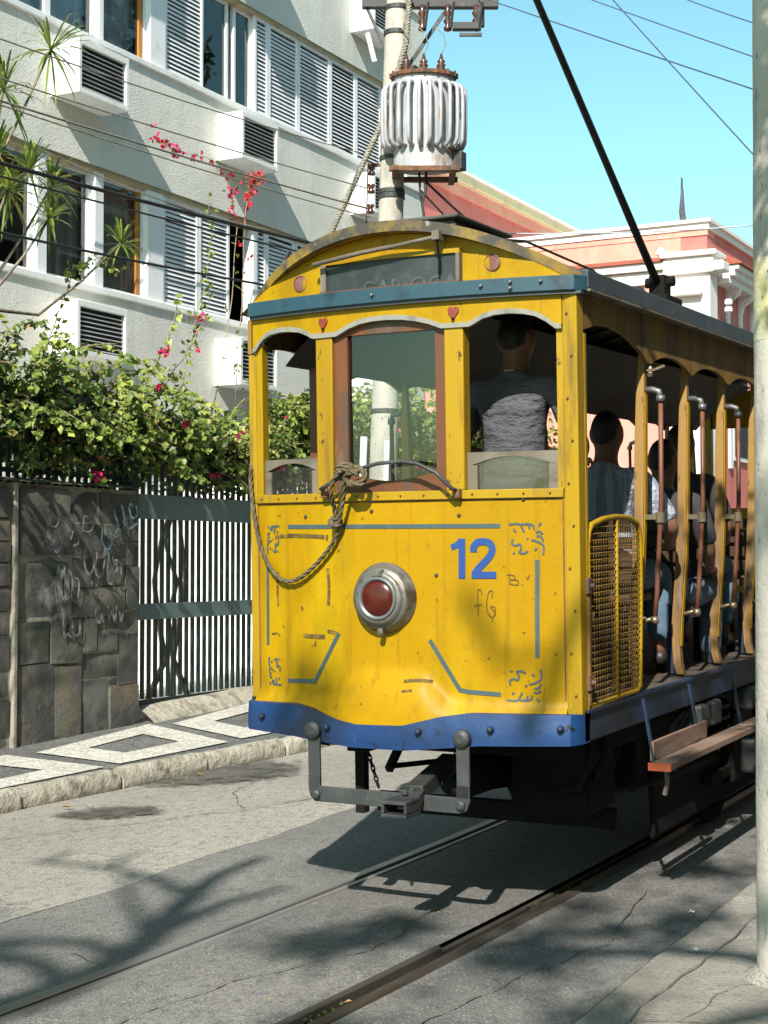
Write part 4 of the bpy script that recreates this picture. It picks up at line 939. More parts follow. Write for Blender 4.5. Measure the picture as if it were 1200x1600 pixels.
for j in range(tube_n):
    a = 2 * pi * (j + .5) / tube_n
    o_ = R_ * cos(a) + F_ * sin(a); e = Vector((R_ * RX * cos(a) + F_ * RY * sin(a)))
    q = lambda s, z: (e.x + o_.x * s, e.y + o_.y * s, z)
    MB().tube([q(-.01, .84), q(.045, .845), q(.085, .83), q(.105, .79), q(.11, .7), q(.11, .45), q(.105, .30), q(.085, .255), q(.045, .235), q(-.01, .235)], .021, 8).build('cooling_tube', M['galv'], tf, smooth=True)
for s in (-.17, 0, .17):
    c = R_ * s
    b = MB().lathe([(.04, .97), (.05, .985), (.03, 1.0), (.05, 1.02), (.03, 1.04), (.048, 1.06), (.028, 1.08), (.042, 1.10), (.022, 1.12), (.012, 1.17), (.004, 1.18)], 14, (c.x, c.y, 0)).build('bushing', M['insulator'], tf, smooth=True)
    MB().tube([(c.x, c.y, 1.17), (c.x + .05, c.y, 1.26), (c.x + .03, c.y - .02, 1.36), (c.x - .06, c.y, 1.45)], .005, 5).build('lead_wire', M['cable_grey'], b)
mb = MB()
for s in (-1, 1): mb.bar(R_ * (.28 * s) - F_ * .38 + Vector((0, 0, 0)), R_ * (.28 * s) + F_ * .24 + Vector((0, 0, 0)), .06, .05)
mb.bar(-F_ * .24 - R_ * .34 + Vector((0, 0, -.002)), -F_ * .24 + R_ * .34 + Vector((0, 0, -.002)), .055, .05); mb.bar(F_ * .2 - R_ * .34 + Vector((0, 0, -.002)), F_ * .2 + R_ * .34 + Vector((0, 0, -.002)), .055, .05)
mb.build('platform', M['rust'], tf, bevel=.004)
mb = MB(); mb.bar(-F_ * .28 - R_ * .2 + Vector((0, 0, .3)), -F_ * .45 - R_ * .3 + Vector((0, 0, .3)), .05, .08); mb.bar(-F_ * .28 - R_ * .2 + Vector((0, 0, .75)), -F_ * .45 - R_ * .3 + Vector((0, 0, .75)), .05, .08); mb.build('hanger', M['iron_grey'], tf)
mb = MB(); d = R_ * (RX + .04) + F_ * .03; mb.box(d.x - .06, d.x + .06, d.y - .06, d.y + .06, .02, .2); mb.build('valve_box', M['steel_dark'], tf, bevel=.008)
mb = MB(); c = Vector((0, 0, 0))
mb.tube([(.05, -.05, 0), (.06, -.08, -.18), (.03, -.1, -.32), (.06, -.12, -.45), (.02, -.1, -.7)], .014, 6); mb.tube([(-.02, -.06, 0), (.0, -.08, -.2), (.03, -.1, -.32)], .012, 6); mb.build('tail_cable', M['cable'], tf, smooth=True)

def cable(name, label, a, b, r, mat_, sag=.12, n=24, cat='cable', group=None, wob=0):
    a = Vector(a); b = Vector(b); pts = []
    for i in range(n + 1):
        t = i / n; p = a.lerp(b, t) - Vector((0, 0, sag * 4 * t * (1 - t)))
        if wob: p += Vector((0, 0, wob * sin(t * 23) * sin(t * 9)))
        pts.append(p - a)
    o = MB().tube(pts, r, 6).build(name, M[mat_], smooth=True); o.location = a
    return tag(o, label, cat, group)
G_ = 'street cables along the facade'
Ps = lambda z: pole_at(z) - R_ * .2
cable('street_cable', 'uppermost thin cable crossing the facade towards the concrete pole', (-7.2, 4.5, 5.22), Ps(5.83), .006, 'cable_grey', .10, group=G_)
cable('street_cable', 'thin cable passing just under the first air conditioner box', (-7.2, 4.5, 4.93), Ps(5.5), .006, 'cable_grey', .06, group=G_)
cable('street_cable', 'double grey cable crossing the shadow below the first air conditioner box', (-7.22, 4.5, 4.80), Ps(5.30), .009, 'cable_grey', .05, group=G_)
cable('street_cable', 'thin cable running closely beside the double grey cable', (-7.16, 4.5, 4.83), Ps(5.22), .006, 'cable_grey', .08, group=G_)
cable('street_cable', 'thick black cable across the tops of the lower windows', (-7.2, 4.5, 4.40), Ps(4.83), .016, 'cable', .05, group=G_)
cable('street_cable', 'thinner black cable just below the thick one on the lower windows', (-7.18, 4.5, 4.30), Ps(4.72), .008, 'cable', .04, group=G_)
cable('street_cable', 'lowest black cable sagging across the lower windows and shutters', (-7.2, 4.5, 3.98), Ps(4.40), .010, 'cable', .10, group=G_)
cable('street_cable', 'slack beige cable looping along the lower lintel', (-11.0, 11.6, 6.34), (-11.0, 17.5, 6.2), .010, 'cable_grey', .16, group=G_)
# heavy bundled service drop
def strands(name, label, path, r, mat_, cat, turns=26):
    P = [Vector(p) for p in path]; o0 = P[0]; mb = MB(); n = 70
    L_ = [0]
    for a, b in zip(P, P[1:]): L_.append(L_[-1] + (b - a).length)
    def at(s):
        for i in range(len(P) - 1):
            if s <= L_[i + 1] or i == len(P) - 2: return P[i].lerp(P[i + 1], (s - L_[i]) / max(1e-6, L_[i + 1] - L_[i]))
    for ph in (0, 2.1, 4.2):
        pts = []
        for i in range(n * 3 + 1):
            s = L_[-1] * i / (n * 3); c = at(s); a = ph + 2 * pi * turns * i / (n * 3)
            t = (at(min(L_[-1], s + .01)) - at(max(0, s - .01))).normalized(); u = t.orthogonal().normalized(); w = t.cross(u)
            pts.append(c - o0 + (u * cos(a) + w * sin(a)) * r)
        mb.tube(pts, r * .95, 5)
    o = mb.build(name, M[mat_], smooth=True); o.location = o0
    return tag(o, label, cat)
strands('service_cable', 'thick twisted beige cable slanting from the pole top down behind the tram roof', [tuple(pole_at(7.4) + R_ * .12 + F_ * .12), tuple(pole_at(6.9) + R_ * .1 + F_ * .16), tuple(pole_at(6.1) - R_ * .12 + F_ * .16), (-7.62, 13.15, 5.0), (-7.95, 12.9, 4.45), (-8.3, 12.7, 3.95)], .017, 'cable_grey', 'cable', 40)
cable('service_cable', 'pair of black cables dropping right from under the transformer', TC + Vector((.05, -.05, -.1)), (-5.5, 15.6, 4.3), .014, 'cable', .12)
cable('service_cable', 'second black cable dropping right from the transformer platform', TC + Vector((-.02, -.06, -.16)), (-5.55, 15.7, 4.2), .010, 'cable', .2)
# overhead wires in the sky
def ray_pt(px, py, d):
    """a place in the air d metres along the street from the camera, seen at a spot measured in the photograph"""
    x = (px - 600) / 2450.0; u = -(py - 800) / 2450.0; th = radians(1.87); ya = radians(28.1)
    fw = cos(th) - u * sin(th); z = sin(th) + u * cos(th)
    return Vector((cos(ya) * x - sin(ya) * fw, sin(ya) * x + cos(ya) * fw, z)) * d + Vector((0, 0, CAM_H))
GW = 'overhead wires in the sky'
def wire(label, a, da, b, db, r):
    A_ = ray_pt(*a, da); B_ = ray_pt(*b, db); d = (B_ - A_)
    return cable('overhead_wire', label, A_ - d * 1.2, B_ + d * 1.9, r, 'cable_blue', .04, group=GW)
wire('longest overhead wire, passing behind the trolley pole', (780, 0), 15, (1175, 130), 11, .0055)
wire('upper overhead wire crossing to the pole right of the trolley pole', (940, 0), 15, (1175, 80), 12, .005)
wire('short overhead wire in the top right corner', (1090, 0), 14, (1175, 27), 12, .005)
wire('steep overhead wire slanting down to the right pole', (965, 0), 10, (1175, 228), 8.5, .0045)
cable('span_wire', 'faint pale wire stretched low in front of the pink buildings', ray_pt(700, 363, 17), ray_pt(1180, 352, 19), .008, 'pvc', .05)

# ------------------------------------------------------------------ near concrete pole on the right pavement
rp = Vector((-1.475, 6.11, road_z(6.1) + .03))
np_ = thing('street_pole', 'rough grey concrete pole with a faded yellow band at the right edge', 'pole', rp)
def pole_piece(z0, z1, r0, r1, name, m_):
    mb = MB(); n = 26; k = max(6, int((z1 - z0) / .12))
    mb.grid(n, k, lambda i, j: ((r0 + (r1 - r0) * j / k + .003 * noise.noise(Vector((cos(2 * pi * i / n) * 3, sin(2 * pi * i / n) * 3, (z0 + (z1 - z0) * j / k) * 6)))) * cos(2 * pi * i / n), (r0 + (r1 - r0) * j / k + .003 * noise.noise(Vector((cos(2 * pi * i / n) * 3, sin(2 * pi * i / n) * 3, (z0 + (z1 - z0) * j / k) * 6)))) * sin(2 * pi * i / n), z0 + (z1 - z0) * j / k))
    return mb.build(name, M[m_], np_, smooth=True, fix=False)
pole_piece(-.1, 2.47, .140, .132, 'lower_shaft', 'pole_concrete'); pole_piece(2.47, 2.79, .133, .132, 'yellow_band', 'pole_yellow'); pole_piece(2.79, 8.2, .132, .115, 'upper_shaft', 'pole_concrete')
mb = MB(); mb.lathe([(.20, -.05), (.19, .02), (.155, .035), (.14, .05)], 22); mb.build('mortar_collar', M['concrete_walk'], np_, smooth=True)

# ------------------------------------------------------------------ houses up the street
pk = thing('pink_house', 'dark pink house with a cream eaves cornice behind the transformer', 'house', (-17, 36, road_z(36)))
def hb(root, x0, x1, y0, y1, z0, z1, name, m_, bevel=0):
    l = root.location; mb = MB(); mb.box(x0 - l[0], x1 - l[0], y0 - l[1], y1 - l[1], z0 - l[2], z1 - l[2]); return mb.build(name, M[m_], root, bevel=bevel)
hb(pk, -27, -17, 31, 58, 0, 11.15, 'wall', 'pink')
hb(pk, -27, -16.9, 30.8, 58, 11.15, 11.40, 'cornice', 'pink_pale'); hb(pk, -27, -16.72, 30.6, 58, 11.40, 11.62, 'cornice', 'house_cream'); hb(pk, -27, -16.66, 30.5, 58, 11.62, 11.70, 'gutter', 'house_white')
for y0 in (34.55, 37.2, 40.0):
    w = hb(pk, -17.0, -16.93, y0, y0 + .95, 8.6, 10.35, 'window', 'house_white')
    hb(pk, -17 + .07, -16.92, y0 + .1, y0 + .85, 8.7, 10.25, 'pane', 'window_glass').parent = w
    for s in (.33, .6):
        hb(pk, -16.93, -16.90, y0 + .95 * s - .02, y0 + .95 * s + .02, 8.7, 10.25, 'glazing_bar', 'house_white').parent = w
for o in [c for c in bpy.data.objects if c.parent and c.parent.parent == pk]: pass

ne = thing('neoclassical_house', 'sunlit pink and white house with heavy cornices and corner pilaster up the street', 'house', (-12, 34, road_z(34)))
EX, EY = -10.0, 34.0
hb(ne, -17, EX, EY, 52, 0, 9.25, 'wall', 'pink')
hb(ne, -17, EX - .6, EY - .012, EY - .001, 0, 9.2, 'side_wall', 'pink_pale')
hb(ne, -17.1, EX + .06, EY - .06, 52, 9.25, 9.40, 'parapet_coping', 'house_white'); hb(ne, -17.1, EX + .12, EY - .12, 52, 9.40, 9.48, 'parapet_coping', 'house_white')
hb(ne, -17, EX + .02, EY - .03, EY + .5, 9.12, 9.25, 'parapet_band', 'pink_pale'); 
# sloping tile strip and main cornice on both faces
for nm, d0, z0, z1, m_ in (('cornice', .45, 8.28, 8.42, 'house_white'), ('cornice', .55, 8.42, 8.52, 'house_white'), ('cornice', .34, 8.12, 8.28, 'house_white')):
    hb(ne, EX, EX + d0, EY + .6, 52, z0, z1, nm, m_, .01)
hb(ne, -17, EX - .9, EY - .2, EY - .013, 8.40, 8.58, 'cornice', 'house_white', .01); hb(ne, -17, EX - .9, EY - .26, EY - .014, 8.58, 8.66, 'tile_edge', 'roof_red'); hb(ne, -17, EX - .9, EY - .10, EY - .013, 8.1, 8.38, 'cornice', 'house_white', .01)
l = ne.location
mb = MB(); mb.prism([(.0, 8.53), (.62, 8.53), (.62, 8.57), (.0, 8.86)], lambda a, b: (EX + a - l[0], EY + .55 - l[1], b - l[2]), lambda a, b: (EX + a - l[0], 52 - l[1], b - l[2])); mb.build('tile_strip', M['roof_red'], ne)
# corner pilaster with capital
hb(ne, EX - .85, EX + .10, EY - .14, EY + .45, 0, 8.25, 'pilaster', 'house_white', .01); hb(ne, EX - .95, EX + .2, EY - .24, EY + .55, 8.25, 8.62, 'capital', 'house_white', .02); hb(ne, EX - 1.0, EX + .28, EY - .32, EY + .6, 8.62, 8.74, 'capital', 'house_white', .02)
hb(ne, EX - .9, EX - .05, EY - .34, EY - .145, 7.75, 8.05, 'capital_block', 'house_white', .03)
hb(ne, EX - .25, EX + .42, EY - .2, EY + .3, 8.28, 8.5, 'bracket_block', 'house_white', .03)
# frieze on the street face: string courses, uprights, brackets
hb(ne, EX, EX + .12, EY + .46, 52, 7.0, 7.22, 'string_course', 'house_white'); hb(ne, EX, EX + .07, EY + .46, 52, 7.22, 7.30, 'string_course', 'house_white')
for k in range(9):
    y0 = EY + 1.45 + k * 1.05
    hb(ne, EX, EX + .06, y0, y0 + .2, 7.30, 8.12, 'frieze_upright', 'house_white')
    mb = MB(); mb.prism([(0, 8.12), (.34, 8.12), (.30, 7.98), (.12, 7.86), (.08, 7.7), (0, 7.66)], lambda a, b: (EX + a - l[0], y0 + .03 - l[1], b - l[2]), lambda a, b: (EX + a - l[0], y0 + .17 - l[1], b - l[2])); mb.build('bracket', M['house_white'], ne)
for k in range(6):
    y0 = EY + 1.6 + k * 2.2
    hb(ne, EX, EX + .06, y0, y0 + .22, 4.0, 7.0, 'window_jamb', 'house_white')
    w = hb(ne, EX, EX + .05, y0 + .3, y0 + 1.6, 4.2, 6.6, 'window', 'house_white'); hb(ne, EX + .05, EX + .06, y0 + .4, y0 + 1.5, 4.3, 6.5, 'pane', 'void').parent = w
mb = MB(); mb.tube([(EX + .3 - l[0], EY + .7 - l[1], 7.6 - l[2]), (EX + .42 - l[0], EY + .7 - l[1], 7.85 - l[2]), (EX + .3 - l[0], EY + .8 - l[1], 8.05 - l[2])], .02, 6); mb.build('insulator_bracket', M['iron_grey'], ne)
for z in (7.45, 7.62): MB().lathe([(.05, 0), (.09, .02), (.09, .1), (.05, .13)], 10, (EX + .3 - l[0], EY + .62 - l[1], z - l[2])).build('insulator', M['house_white'], ne)
fl_ = thing('flag_mast', 'thin dark mast with a furled cloth on the pink house corner', 'mast', (EX - .62, EY + .1, 8.74))
MB().tube([(0, 0, 0), (.02, 0, .9), (.02, 0, 1.75)], [.05, .04, .02], 8).build('mast', M['steel_dark'], fl_, smooth=True)
mb = MB(); mb.tube([(.05, 0, .05), (.07, .02, .5), (.02, 0, 1.0), (.03, 0, 1.5)], [.09, .08, .07, .03], 8); mb.build('furled_cloth', M['shirt_grey'], fl_, smooth=True)
MB().lathe([(.12, 0), (.16, .06), (.05, .3), (.12, .42), (.02, .62)], 12, (-.45, -.02, 0)).build('finial', M['house_white'], fl_, smooth=True)
# more houses so that the street goes on when seen from a step aside
h3 = thing('white_house', 'plain white house standing back between the flats and the pink houses', 'house', (-15.5, 27.2, road_z(27)))
hb(h3, -23, -13.2, 23.6, 30.2, 0, 4.4, 'wall', 'house_white'); hb(h3, -23.2, -13.0, 23.4, 30.4, 4.4, 4.6, 'roof_slab', 'house_cream')
for y0 in (24.6, 27.0): hb(h3, -13.2, -13.15, y0, y0 + 1.2, 2.2, 3.7, 'window', 'room')

# ------------------------------------------------------------------ the tram (local: x across, y back along the car, z above the rails)
TX, TY = -3.30, 6.42
tram = thing('tram', 'old yellow open-sided tram number 12 with blue bumper and red headlamp', 'tram', (TX, TY, road_z(TY) + .008), (math.atan(GRADE), 0, 0))
HW = .84; BOW = .12; TL = 7.6         # half width, bow of the front, body length
def fy(x): return -BOW * (1 - (x / .85) ** 2)
def lerp_tab(tab, x):
    if x <= tab[0][0]: return tab[0][1]
    for (a, b), (c, d) in zip(tab, tab[1:]):
        if x <= c: return b + (d - b) * (x - a) / (c - a)
    return tab[-1][1]
APR = [(-.85, 1.0), (-.55, 1.0), (-.47, 1.005), (-.26, 1.118), (-.20, 1.13), (.12, 1.13), (.17, 1.118), (.27, 1.022), (.33, 1.005), (.85, 1.0)]
def apron(x, z):
    b = (lerp_tab(APR, x - .012) + lerp_tab(APR, x) * 2 + lerp_tab(APR, x + .012)) / 4; t = b - z
    t = .012 * math.log1p(math.exp(min(40, t / .012)))
    return .082 * (1 - math.exp(-t / .07))
def fsurf(x, z): return fy(x) - apron(x, z)
def xs_range(a, b, n): return [a + (b - a) * i / n for i in range(n + 1)]
def strip(name, mat_, xs, zb, zt, off, th, parent=None, nz=1, surf=None, bevel=0, smooth=True):
    """curved sheet of the front between two edge curves, with thickness"""
    mb = MB(); S = surf or (lambda x, z: fy(x)); n = len(xs)
    F = []; B = []
    for x in xs:
        a, b = zb(x), zt(x)
        for j in range(nz + 1):
            z = a + (b - a) * j / nz; y_ = S(x, z) - off
            F.append((x, y_, z)); B.append((x, y_ + th, z))
    k = nz + 1; vs = F + B; N_ = len(F); fs = []
    for i in range(n - 1):
        for j in range(nz):
            a = i * k + j; fs.append((a, a + k, a + k + 1, a + 1)); fs.append((N_ + a, N_ + a + 1, N_ + a + k + 1, N_ + a + k))
        a = i * k; fs.append((a, N_ + a, N_ + a + k, a + k)); a = i * k + nz; fs.append((a, a + k, N_ + a + k, N_ + a))
    for j in range(nz):
        a = j; fs.append((a, a + 1, N_ + a + 1, N_ + a)); a = (n - 1) * k + j; fs.append((a, N_ + a, N_ + a + 1, a + 1))
    mb.add(vs, fs); o = mb.build(name, mat_, parent or tram, bevel=bevel)
    if smooth: smooth_angle(o, 30)
    return o
def stroke(name, mat_, pts, w, parent, off=.003, spline=True, closed=False):
    """painted line lying on the front sheet"""
    P = [Vector(p) for p in pts]; S_ = []
    if spline and len(P) > 2:
        for i in range(len(P) - 1):
            p0, p1, p2, p3 = P[max(i - 1, 0)], P[i], P[i + 1], P[min(i + 2, len(P) - 1)]
            for s in range(6):
                t = s / 6; S_.append(.5 * ((2 * p1) + (p2 - p0) * t + (2 * p0 - 5 * p1 + 4 * p2 - p3) * t * t + (3 * p1 - p0 - 3 * p2 + p3) * t ** 3))
        S_.append(P[-1])
    else:
        for a, b in zip(P, P[1:]):
            n = max(1, int((b - a).length / .05)); S_ += [a.lerp(b, s / n) for s in range(n)]
        S_.append(P[-1])
    vs = []
    for i, p in enumerate(S_):
        d = S_[min(i + 1, len(S_) - 1)] - S_[max(i - 1, 0)]; n_ = Vector((-d.y, d.x)).normalized() * w / 2
        if 0 < i < len(S_) - 1:
            d1 = (p - S_[i - 1]).normalized(); d2 = (S_[i + 1] - p).normalized(); c = max(.5, sqrt(max(.05, (1 + d1.dot(d2)) / 2))); n_ /= c
        for s in (1, -1):
            q = p + n_ * s; vs.append((q.x, fsurf(q.x, q.y) - off, q.y))
    mb = MB(); mb.add(vs, [(2 * i, 2 * i + 1, 2 * i + 3, 2 * i + 2) for i in range(len(S_) - 1)])
    return mb.build(name, mat_, parent, fix=False)
def bolts(parent, pts, r=.010, mat_='bolt', name='rivet', h=.008):
    me = MB().lathe([(r, 0), (r, -h * .4), (r * .7, -h), (r * .2, -h * 1.2)], 8, axis='y').mesh(name, M[mat_])
    for p in pts: o = link(name, me, parent); o.location = p
# --- front dash panel
panel = strip('front_panel', M['yellow'], xs_range(-.785, .80, 150), lambda x: lerp_tab([(-.84, .955), (-.5, .965), (-.3, .925), (-.18, .90), (.10, .905), (.28, .945), (.42, .966), (.85, .966)], x) - .02, lambda x: 1.91, .0, .012, nz=84, surf=fsurf)
strip('belt_rail', M['yellow_worn'], xs_range(-.785, .795, 40), lambda x: 1.906, lambda x: 1.946, .014, .05, bevel=.003)
strip('panel_seam', M['rust'], xs_range(-.785, .795, 40), lambda x: 1.899 + .002 * sin(x * 31), lambda x: 1.9055, .0025, .004, panel)
for x_ in (-.772, .786): strip('panel_seam', M['rust'], [x_, x_ + .006], lambda x: 1.0, lambda x: 1.899, .0022, .003, panel)
bolts(tram, [(x, fy(x) - .014, 1.927) for x in xs_range(-.74, .74, 13)], .0045, 'rust')
bolts(panel, [(x, fsurf(x, z) - .0, z) for x, z in ((-.47, 1.84), (.33, 1.835), (.22, 1.57), (-.1, 1.86), (.62, 1.90))], .009, 'iron_grey')
# --- painted decoration
gp, bp_ = M['grey_paint'], M['blue_paint']
for pts in ([(-.579, 1.794), (.517, 1.786)], [(-.712, 1.635), (-.716, 1.233)], [(.677, 1.636), (.671, 1.212)], [(-.285, 1.302), (-.425, 1.075), (-.592, 1.069)], [(.185, 1.281), (.325, 1.063), (.37, 1.056), (.51, 1.048)]):
    stroke('painted_line', gp, pts, .0145 if abs(pts[0][0]) > .7 else .019, panel, spline=False)
stroke('number_digit', bp_, [(.292, 1.694), (.312, 1.700), (.333, 1.716), (.338, 1.73)], .026, panel, .0032)
stroke('number_digit', bp_, [(.343, 1.732), (.341, 1.556)], .031, panel, .0040, spline=False)
stroke('number_digit', bp_, [(.396, 1.672), (.398, 1.697), (.414, 1.714), (.440, 1.718), (.466, 1.712), (.480, 1.690), (.474, 1.662), (.450, 1.632), (.420, 1.602), (.404, 1.582), (.398, 1.574)], .031, panel, .0036)
stroke('number_digit', bp_, [(.386, 1.571), (.497, 1.571)], .030, panel, .0044, spline=False)
def ornament(cx, cz, sx, sz, s=1.0, k=1.0):
    """curling foliage drawn in the panel corner"""
    segs = [[(-.075, .065), (-.03, .066), (-.015, .045), (-.008, .03)], [(-.02, .066), (.01, .062), (.015, .045)], [(.0, .068), (.03, .06), (.034, .042)], [(.072, -.07), (.074, -.03), (.05, -.012), (.022, -.004)], [(.074, -.01), (.062, .012), (.045, .012)], [(.072, .02), (.058, .032), (.042, .028)],
            [(-.058, .0), (-.062, -.018), (-.045, -.028), (-.028, -.022), (-.022, -.042), (-.03, -.058), (-.01, -.062), (.008, -.052)], [(-.045, .03), (-.052, .042)], [(.055, .056), (.066, .07)], [(.036, -.05), (.046, -.04)], [(-.05, -.058), (-.058, -.064)], [(.004, .004), (.008, -.002)]]
    for sg in segs: stroke('ornament', gp, [(cx + sx * p[0] * s * k, cz + sz * p[1] * s) for p in sg], .0085, panel, .0034)
ornament(.630, 1.727, 1, 1); ornament(.612, 1.090, 1, -1); ornament(-.672, 1.735, -1, 1, .95, .55); ornament(-.672, 1.110, -1, -1, .95, .55)
ink = M['ink']
for pts in ([(.432, 1.485), (.425, 1.505), (.412, 1.498), (.413, 1.42), (.412, 1.395)], [(.395, 1.435), (.432, 1.442)], [(.475, 1.47), (.478, 1.50), (.462, 1.495), (.452, 1.45), (.455, 1.41), (.475, 1.385), (.49, 1.405), (.47, 1.43), (.49, 1.428), (.487, 1.395)],
            [(.552, 1.575), (.556, 1.532)], [(.545, 1.572), (.575, 1.568), (.578, 1.553), (.56, 1.55), (.592, 1.547), (.588, 1.528), (.556, 1.532)], [(.61, 1.53), (.613, 1.526)], [(.628, 1.565), (.634, 1.553), (.644, 1.572)]):
    stroke('scribble', ink, pts, .0045, panel, .0034)
scr = M['scratch']
for pts, w in (([(-.66, 1.748), (-.55, 1.752), (-.42, 1.748), (-.36, 1.744)], .018), ([(-.645, 1.58), (-.65, 1.49), (-.648, 1.42)], .012), ([(-.345, 1.60), (-.338, 1.52), (-.342, 1.43)], .016), ([(-.345, 1.755), (-.347, 1.73)], .012), ([(-.49, 1.285), (-.40, 1.282), (-.365, 1.284)], .020), ([(-.35, 1.31), (-.32, 1.305), (-.29, 1.30)], .016), ([(-.42, 1.262), (-.425, 1.235)], .010), ([(-.69, 1.285), (-.65, 1.29), (-.64, 1.275)], .008), ([(.07, 1.098), (.14, 1.104), (.20, 1.098)], .014), ([(.07, 1.055), (.12, 1.06)], .010), ([(-.50, 1.42), (-.495, 1.405)], .012)):
    stroke('paint_scratch', scr, pts, w, panel, .0028)
# --- headlamp
hl = thing('x', '', ''); hl.name = 'headlamp'
for k_ in ('label', 'category'): del hl[k_]
hl.parent = tram; hl.location = (-.036, fy(0) + .01, 1.468); hl.scale = (1, .74, 1)
MB().lathe([(.158, .01), (.160, -.02), (.150, -.034), (.142, -.05), (.140, -.075), (.128, -.088), (.122, -.088), (.119, -.108), (.108, -.118), (.090, -.120), (.086, -.108)], 48, axis='y').build('housing', M['lamp_metal'], hl, smooth=True)
MB().lathe([(.094, -.112), (.098, -.124), (.092, -.130), (.083, -.128), (.081, -.112)], 48, axis='y').build('rim', M['bolt'], hl, smooth=True)
MB().lathe([(.084, -.104), (.078, -.116), (.060, -.128), (.034, -.136), (.010, -.139), (.001, -.139)], 40, axis='y').build('lens', M['lamp_red'], hl, smooth=True)
mb = MB(); mb.box(-.026, .026, -.125, -.085, .098, .130); mb.build('latch', M['lamp_metal'], hl, bevel=.004)
mb = MB(); mb.lathe([(.014, 0), (.016, -.03), (.008, -.04)], 8, (.0, -.06, -.155), axis='y'); mb.box(-.012, .012, -.085, -.05, -.165, -.135); mb.build('hinge', M['lamp_metal'], hl, bevel=.003)
for a in (.6, 2.2, 3.6, 5.4):
    MB().lathe([(.008, 0), (.008, -.006), (.003, -.009)], 8, (.150 * cos(a), -.022, .150 * sin(a)), axis='y').build('screw', M['rust'], hl)
# --- bumper
bump_b = lambda x: lerp_tab([(-.87, .842), (-.50, .826), (-.30, .806), (-.18, .795), (.10, .796), (.28, .815), (.45, .832), (.87, .842)], x)
bump_t = lambda x: lerp_tab([(-.87, .965), (-.52, .972), (-.40, .960), (-.25, .915), (-.15, .900), (.08, .905), (.26, .950), (.40, .970), (.87, .972)], x)
bump = strip('bumper', M['blue_bumper'], xs_range(-.825, .868, 110), bump_b, bump_t, .084, .08, nz=4, surf=lambda x, z: fy(x) + .075 * (max(0, -.775 - x) / .05) ** 2 + .075 * (max(0, x - .83) / .04) ** 2 - .010 * (1 - ((z - .88) / .09) ** 2) + .004 * noise.noise(Vector((x * 9, 0, z * 9))))
bolts(bump, [(x, fy(x) - .094, z) for x, z in ((-.69, .905), (-.30, .88), (.17, .885), (.50, .905), (.80, .915))], .017, 'blue_sill', 'bolt_head', .02)
for s in (-1, 1):
    mb = MB(); mb.box(*((.84, .868) if s > 0 else (-.835, -.81)), .0, TL, .845, .985); sl_ = mb.build('side_sill', M['blue_sill'], tram, bevel=.004)
    mb = MB(); mb.box(*((.869, .880) if s > 0 else (-.845, -.836)), .02, TL, .972, .984); mb.build('sill_edge', M['blue_sill'], sl_)
# --- posts of the front
for x0, x1 in ((-.389, -.296), (.278, .366)):
    strip('window_post', M['yellow_worn'], xs_range(x0, x1, 4), lambda x: 1.945, lambda x: 2.70, .016, .07, bevel=.005)
for s, x0, x1 in ((1, .800, .868), (-1, -.812, -.770)):
    mb = MB(); mb.box(x0, x1, -.03, .05, .965 if s > 0 else .98, 2.79 if s > 0 else 2.62); o = mb.build('corner_post', M['yellow_worn'], tram, bevel=.006)
    if s > 0:
        bolts(o, [(.832 + .01 * (-1) ** k, -.031, z) for k, z in enumerate(xs_range(1.05, 2.7, 9))], .0055, 'rust')
        mb = MB(); mb.box(.845, .869, .052, .075, .98, 2.62); mb.build('post_edge', M['yellow_worn'], o)
for x0, x1 in ((.772, .798), (-.768, -.728)):
    strip('window_jamb', M['yellow_worn'], xs_range(x0, x1, 3), lambda x: 1.945, lambda x: 2.66, .006, .05)
# --- scalloped valance over the windows
arc_tab = [(-.778, 2.630), (-.755, 2.64), (-.735, 2.665), (-.70, 2.692), (-.66, 2.708), (-.60, 2.715), (-.54, 2.712), (-.48, 2.703), (-.43, 2.682), (-.41, 2.671), (-.395, 2.667), (-.27, 2.667), (-.25, 2.675), (-.20, 2.697), (-.14, 2.714), (-.07, 2.722), (.0, 2.723), (.08, 2.718), (.15, 2.706), (.21, 2.690), (.255, 2.672), (.27, 2.667), (.395, 2.667), (.42, 2.678), (.46, 2.699), (.51, 2.712), (.57, 2.716), (.64, 2.710), (.69, 2.698), (.735, 2.672), (.765, 2.648), (.775, 2.640), (.80, 2.640)]
val = strip('window_valance', M['yellow'], [t[0] for t in arc_tab], lambda x: lerp_tab(arc_tab, x), lambda x: 2.80, .022, .02)
strip('arch_trim', M['arch_trim'], [t[0] for t in arc_tab], lambda x: lerp_tab(arc_tab, x) - .004, lambda x: lerp_tab(arc_tab, x) + .018, .025, .026, val)
def heart(cx, cz, s):
    pts = [(0, -1.0), (.35, -.45), (.78, .05), (.85, .45), (.62, .78), (.28, .80), (0, .55), (-.28, .80), (-.62, .78), (-.85, .45), (-.78, .05), (-.35, -.45)]
    mb = MB(); P = [(cx + p[0] * s, cz + p[1] * s * 1.1) for p in pts]
    mb.prism(P, lambda a, b: (a, fy(a) - .0245, b), lambda a, b: (a, fy(a) - .029, b)); h = mb.build('heart', M['red_paint'], val)
    MB().lathe([(.007, 0), (.007, -.006)], 8, (cx, fy(cx) - .028, cz - s * .9), axis='y').build('screw', M['iron_black'], h)
heart(-.338, 2.728, .029); heart(.327, 2.728, .030)
bolts(val, [(x, fy(x) - .022, 2.792) for x in xs_range(-.7, .72, 12)], .007, 'iron_grey')
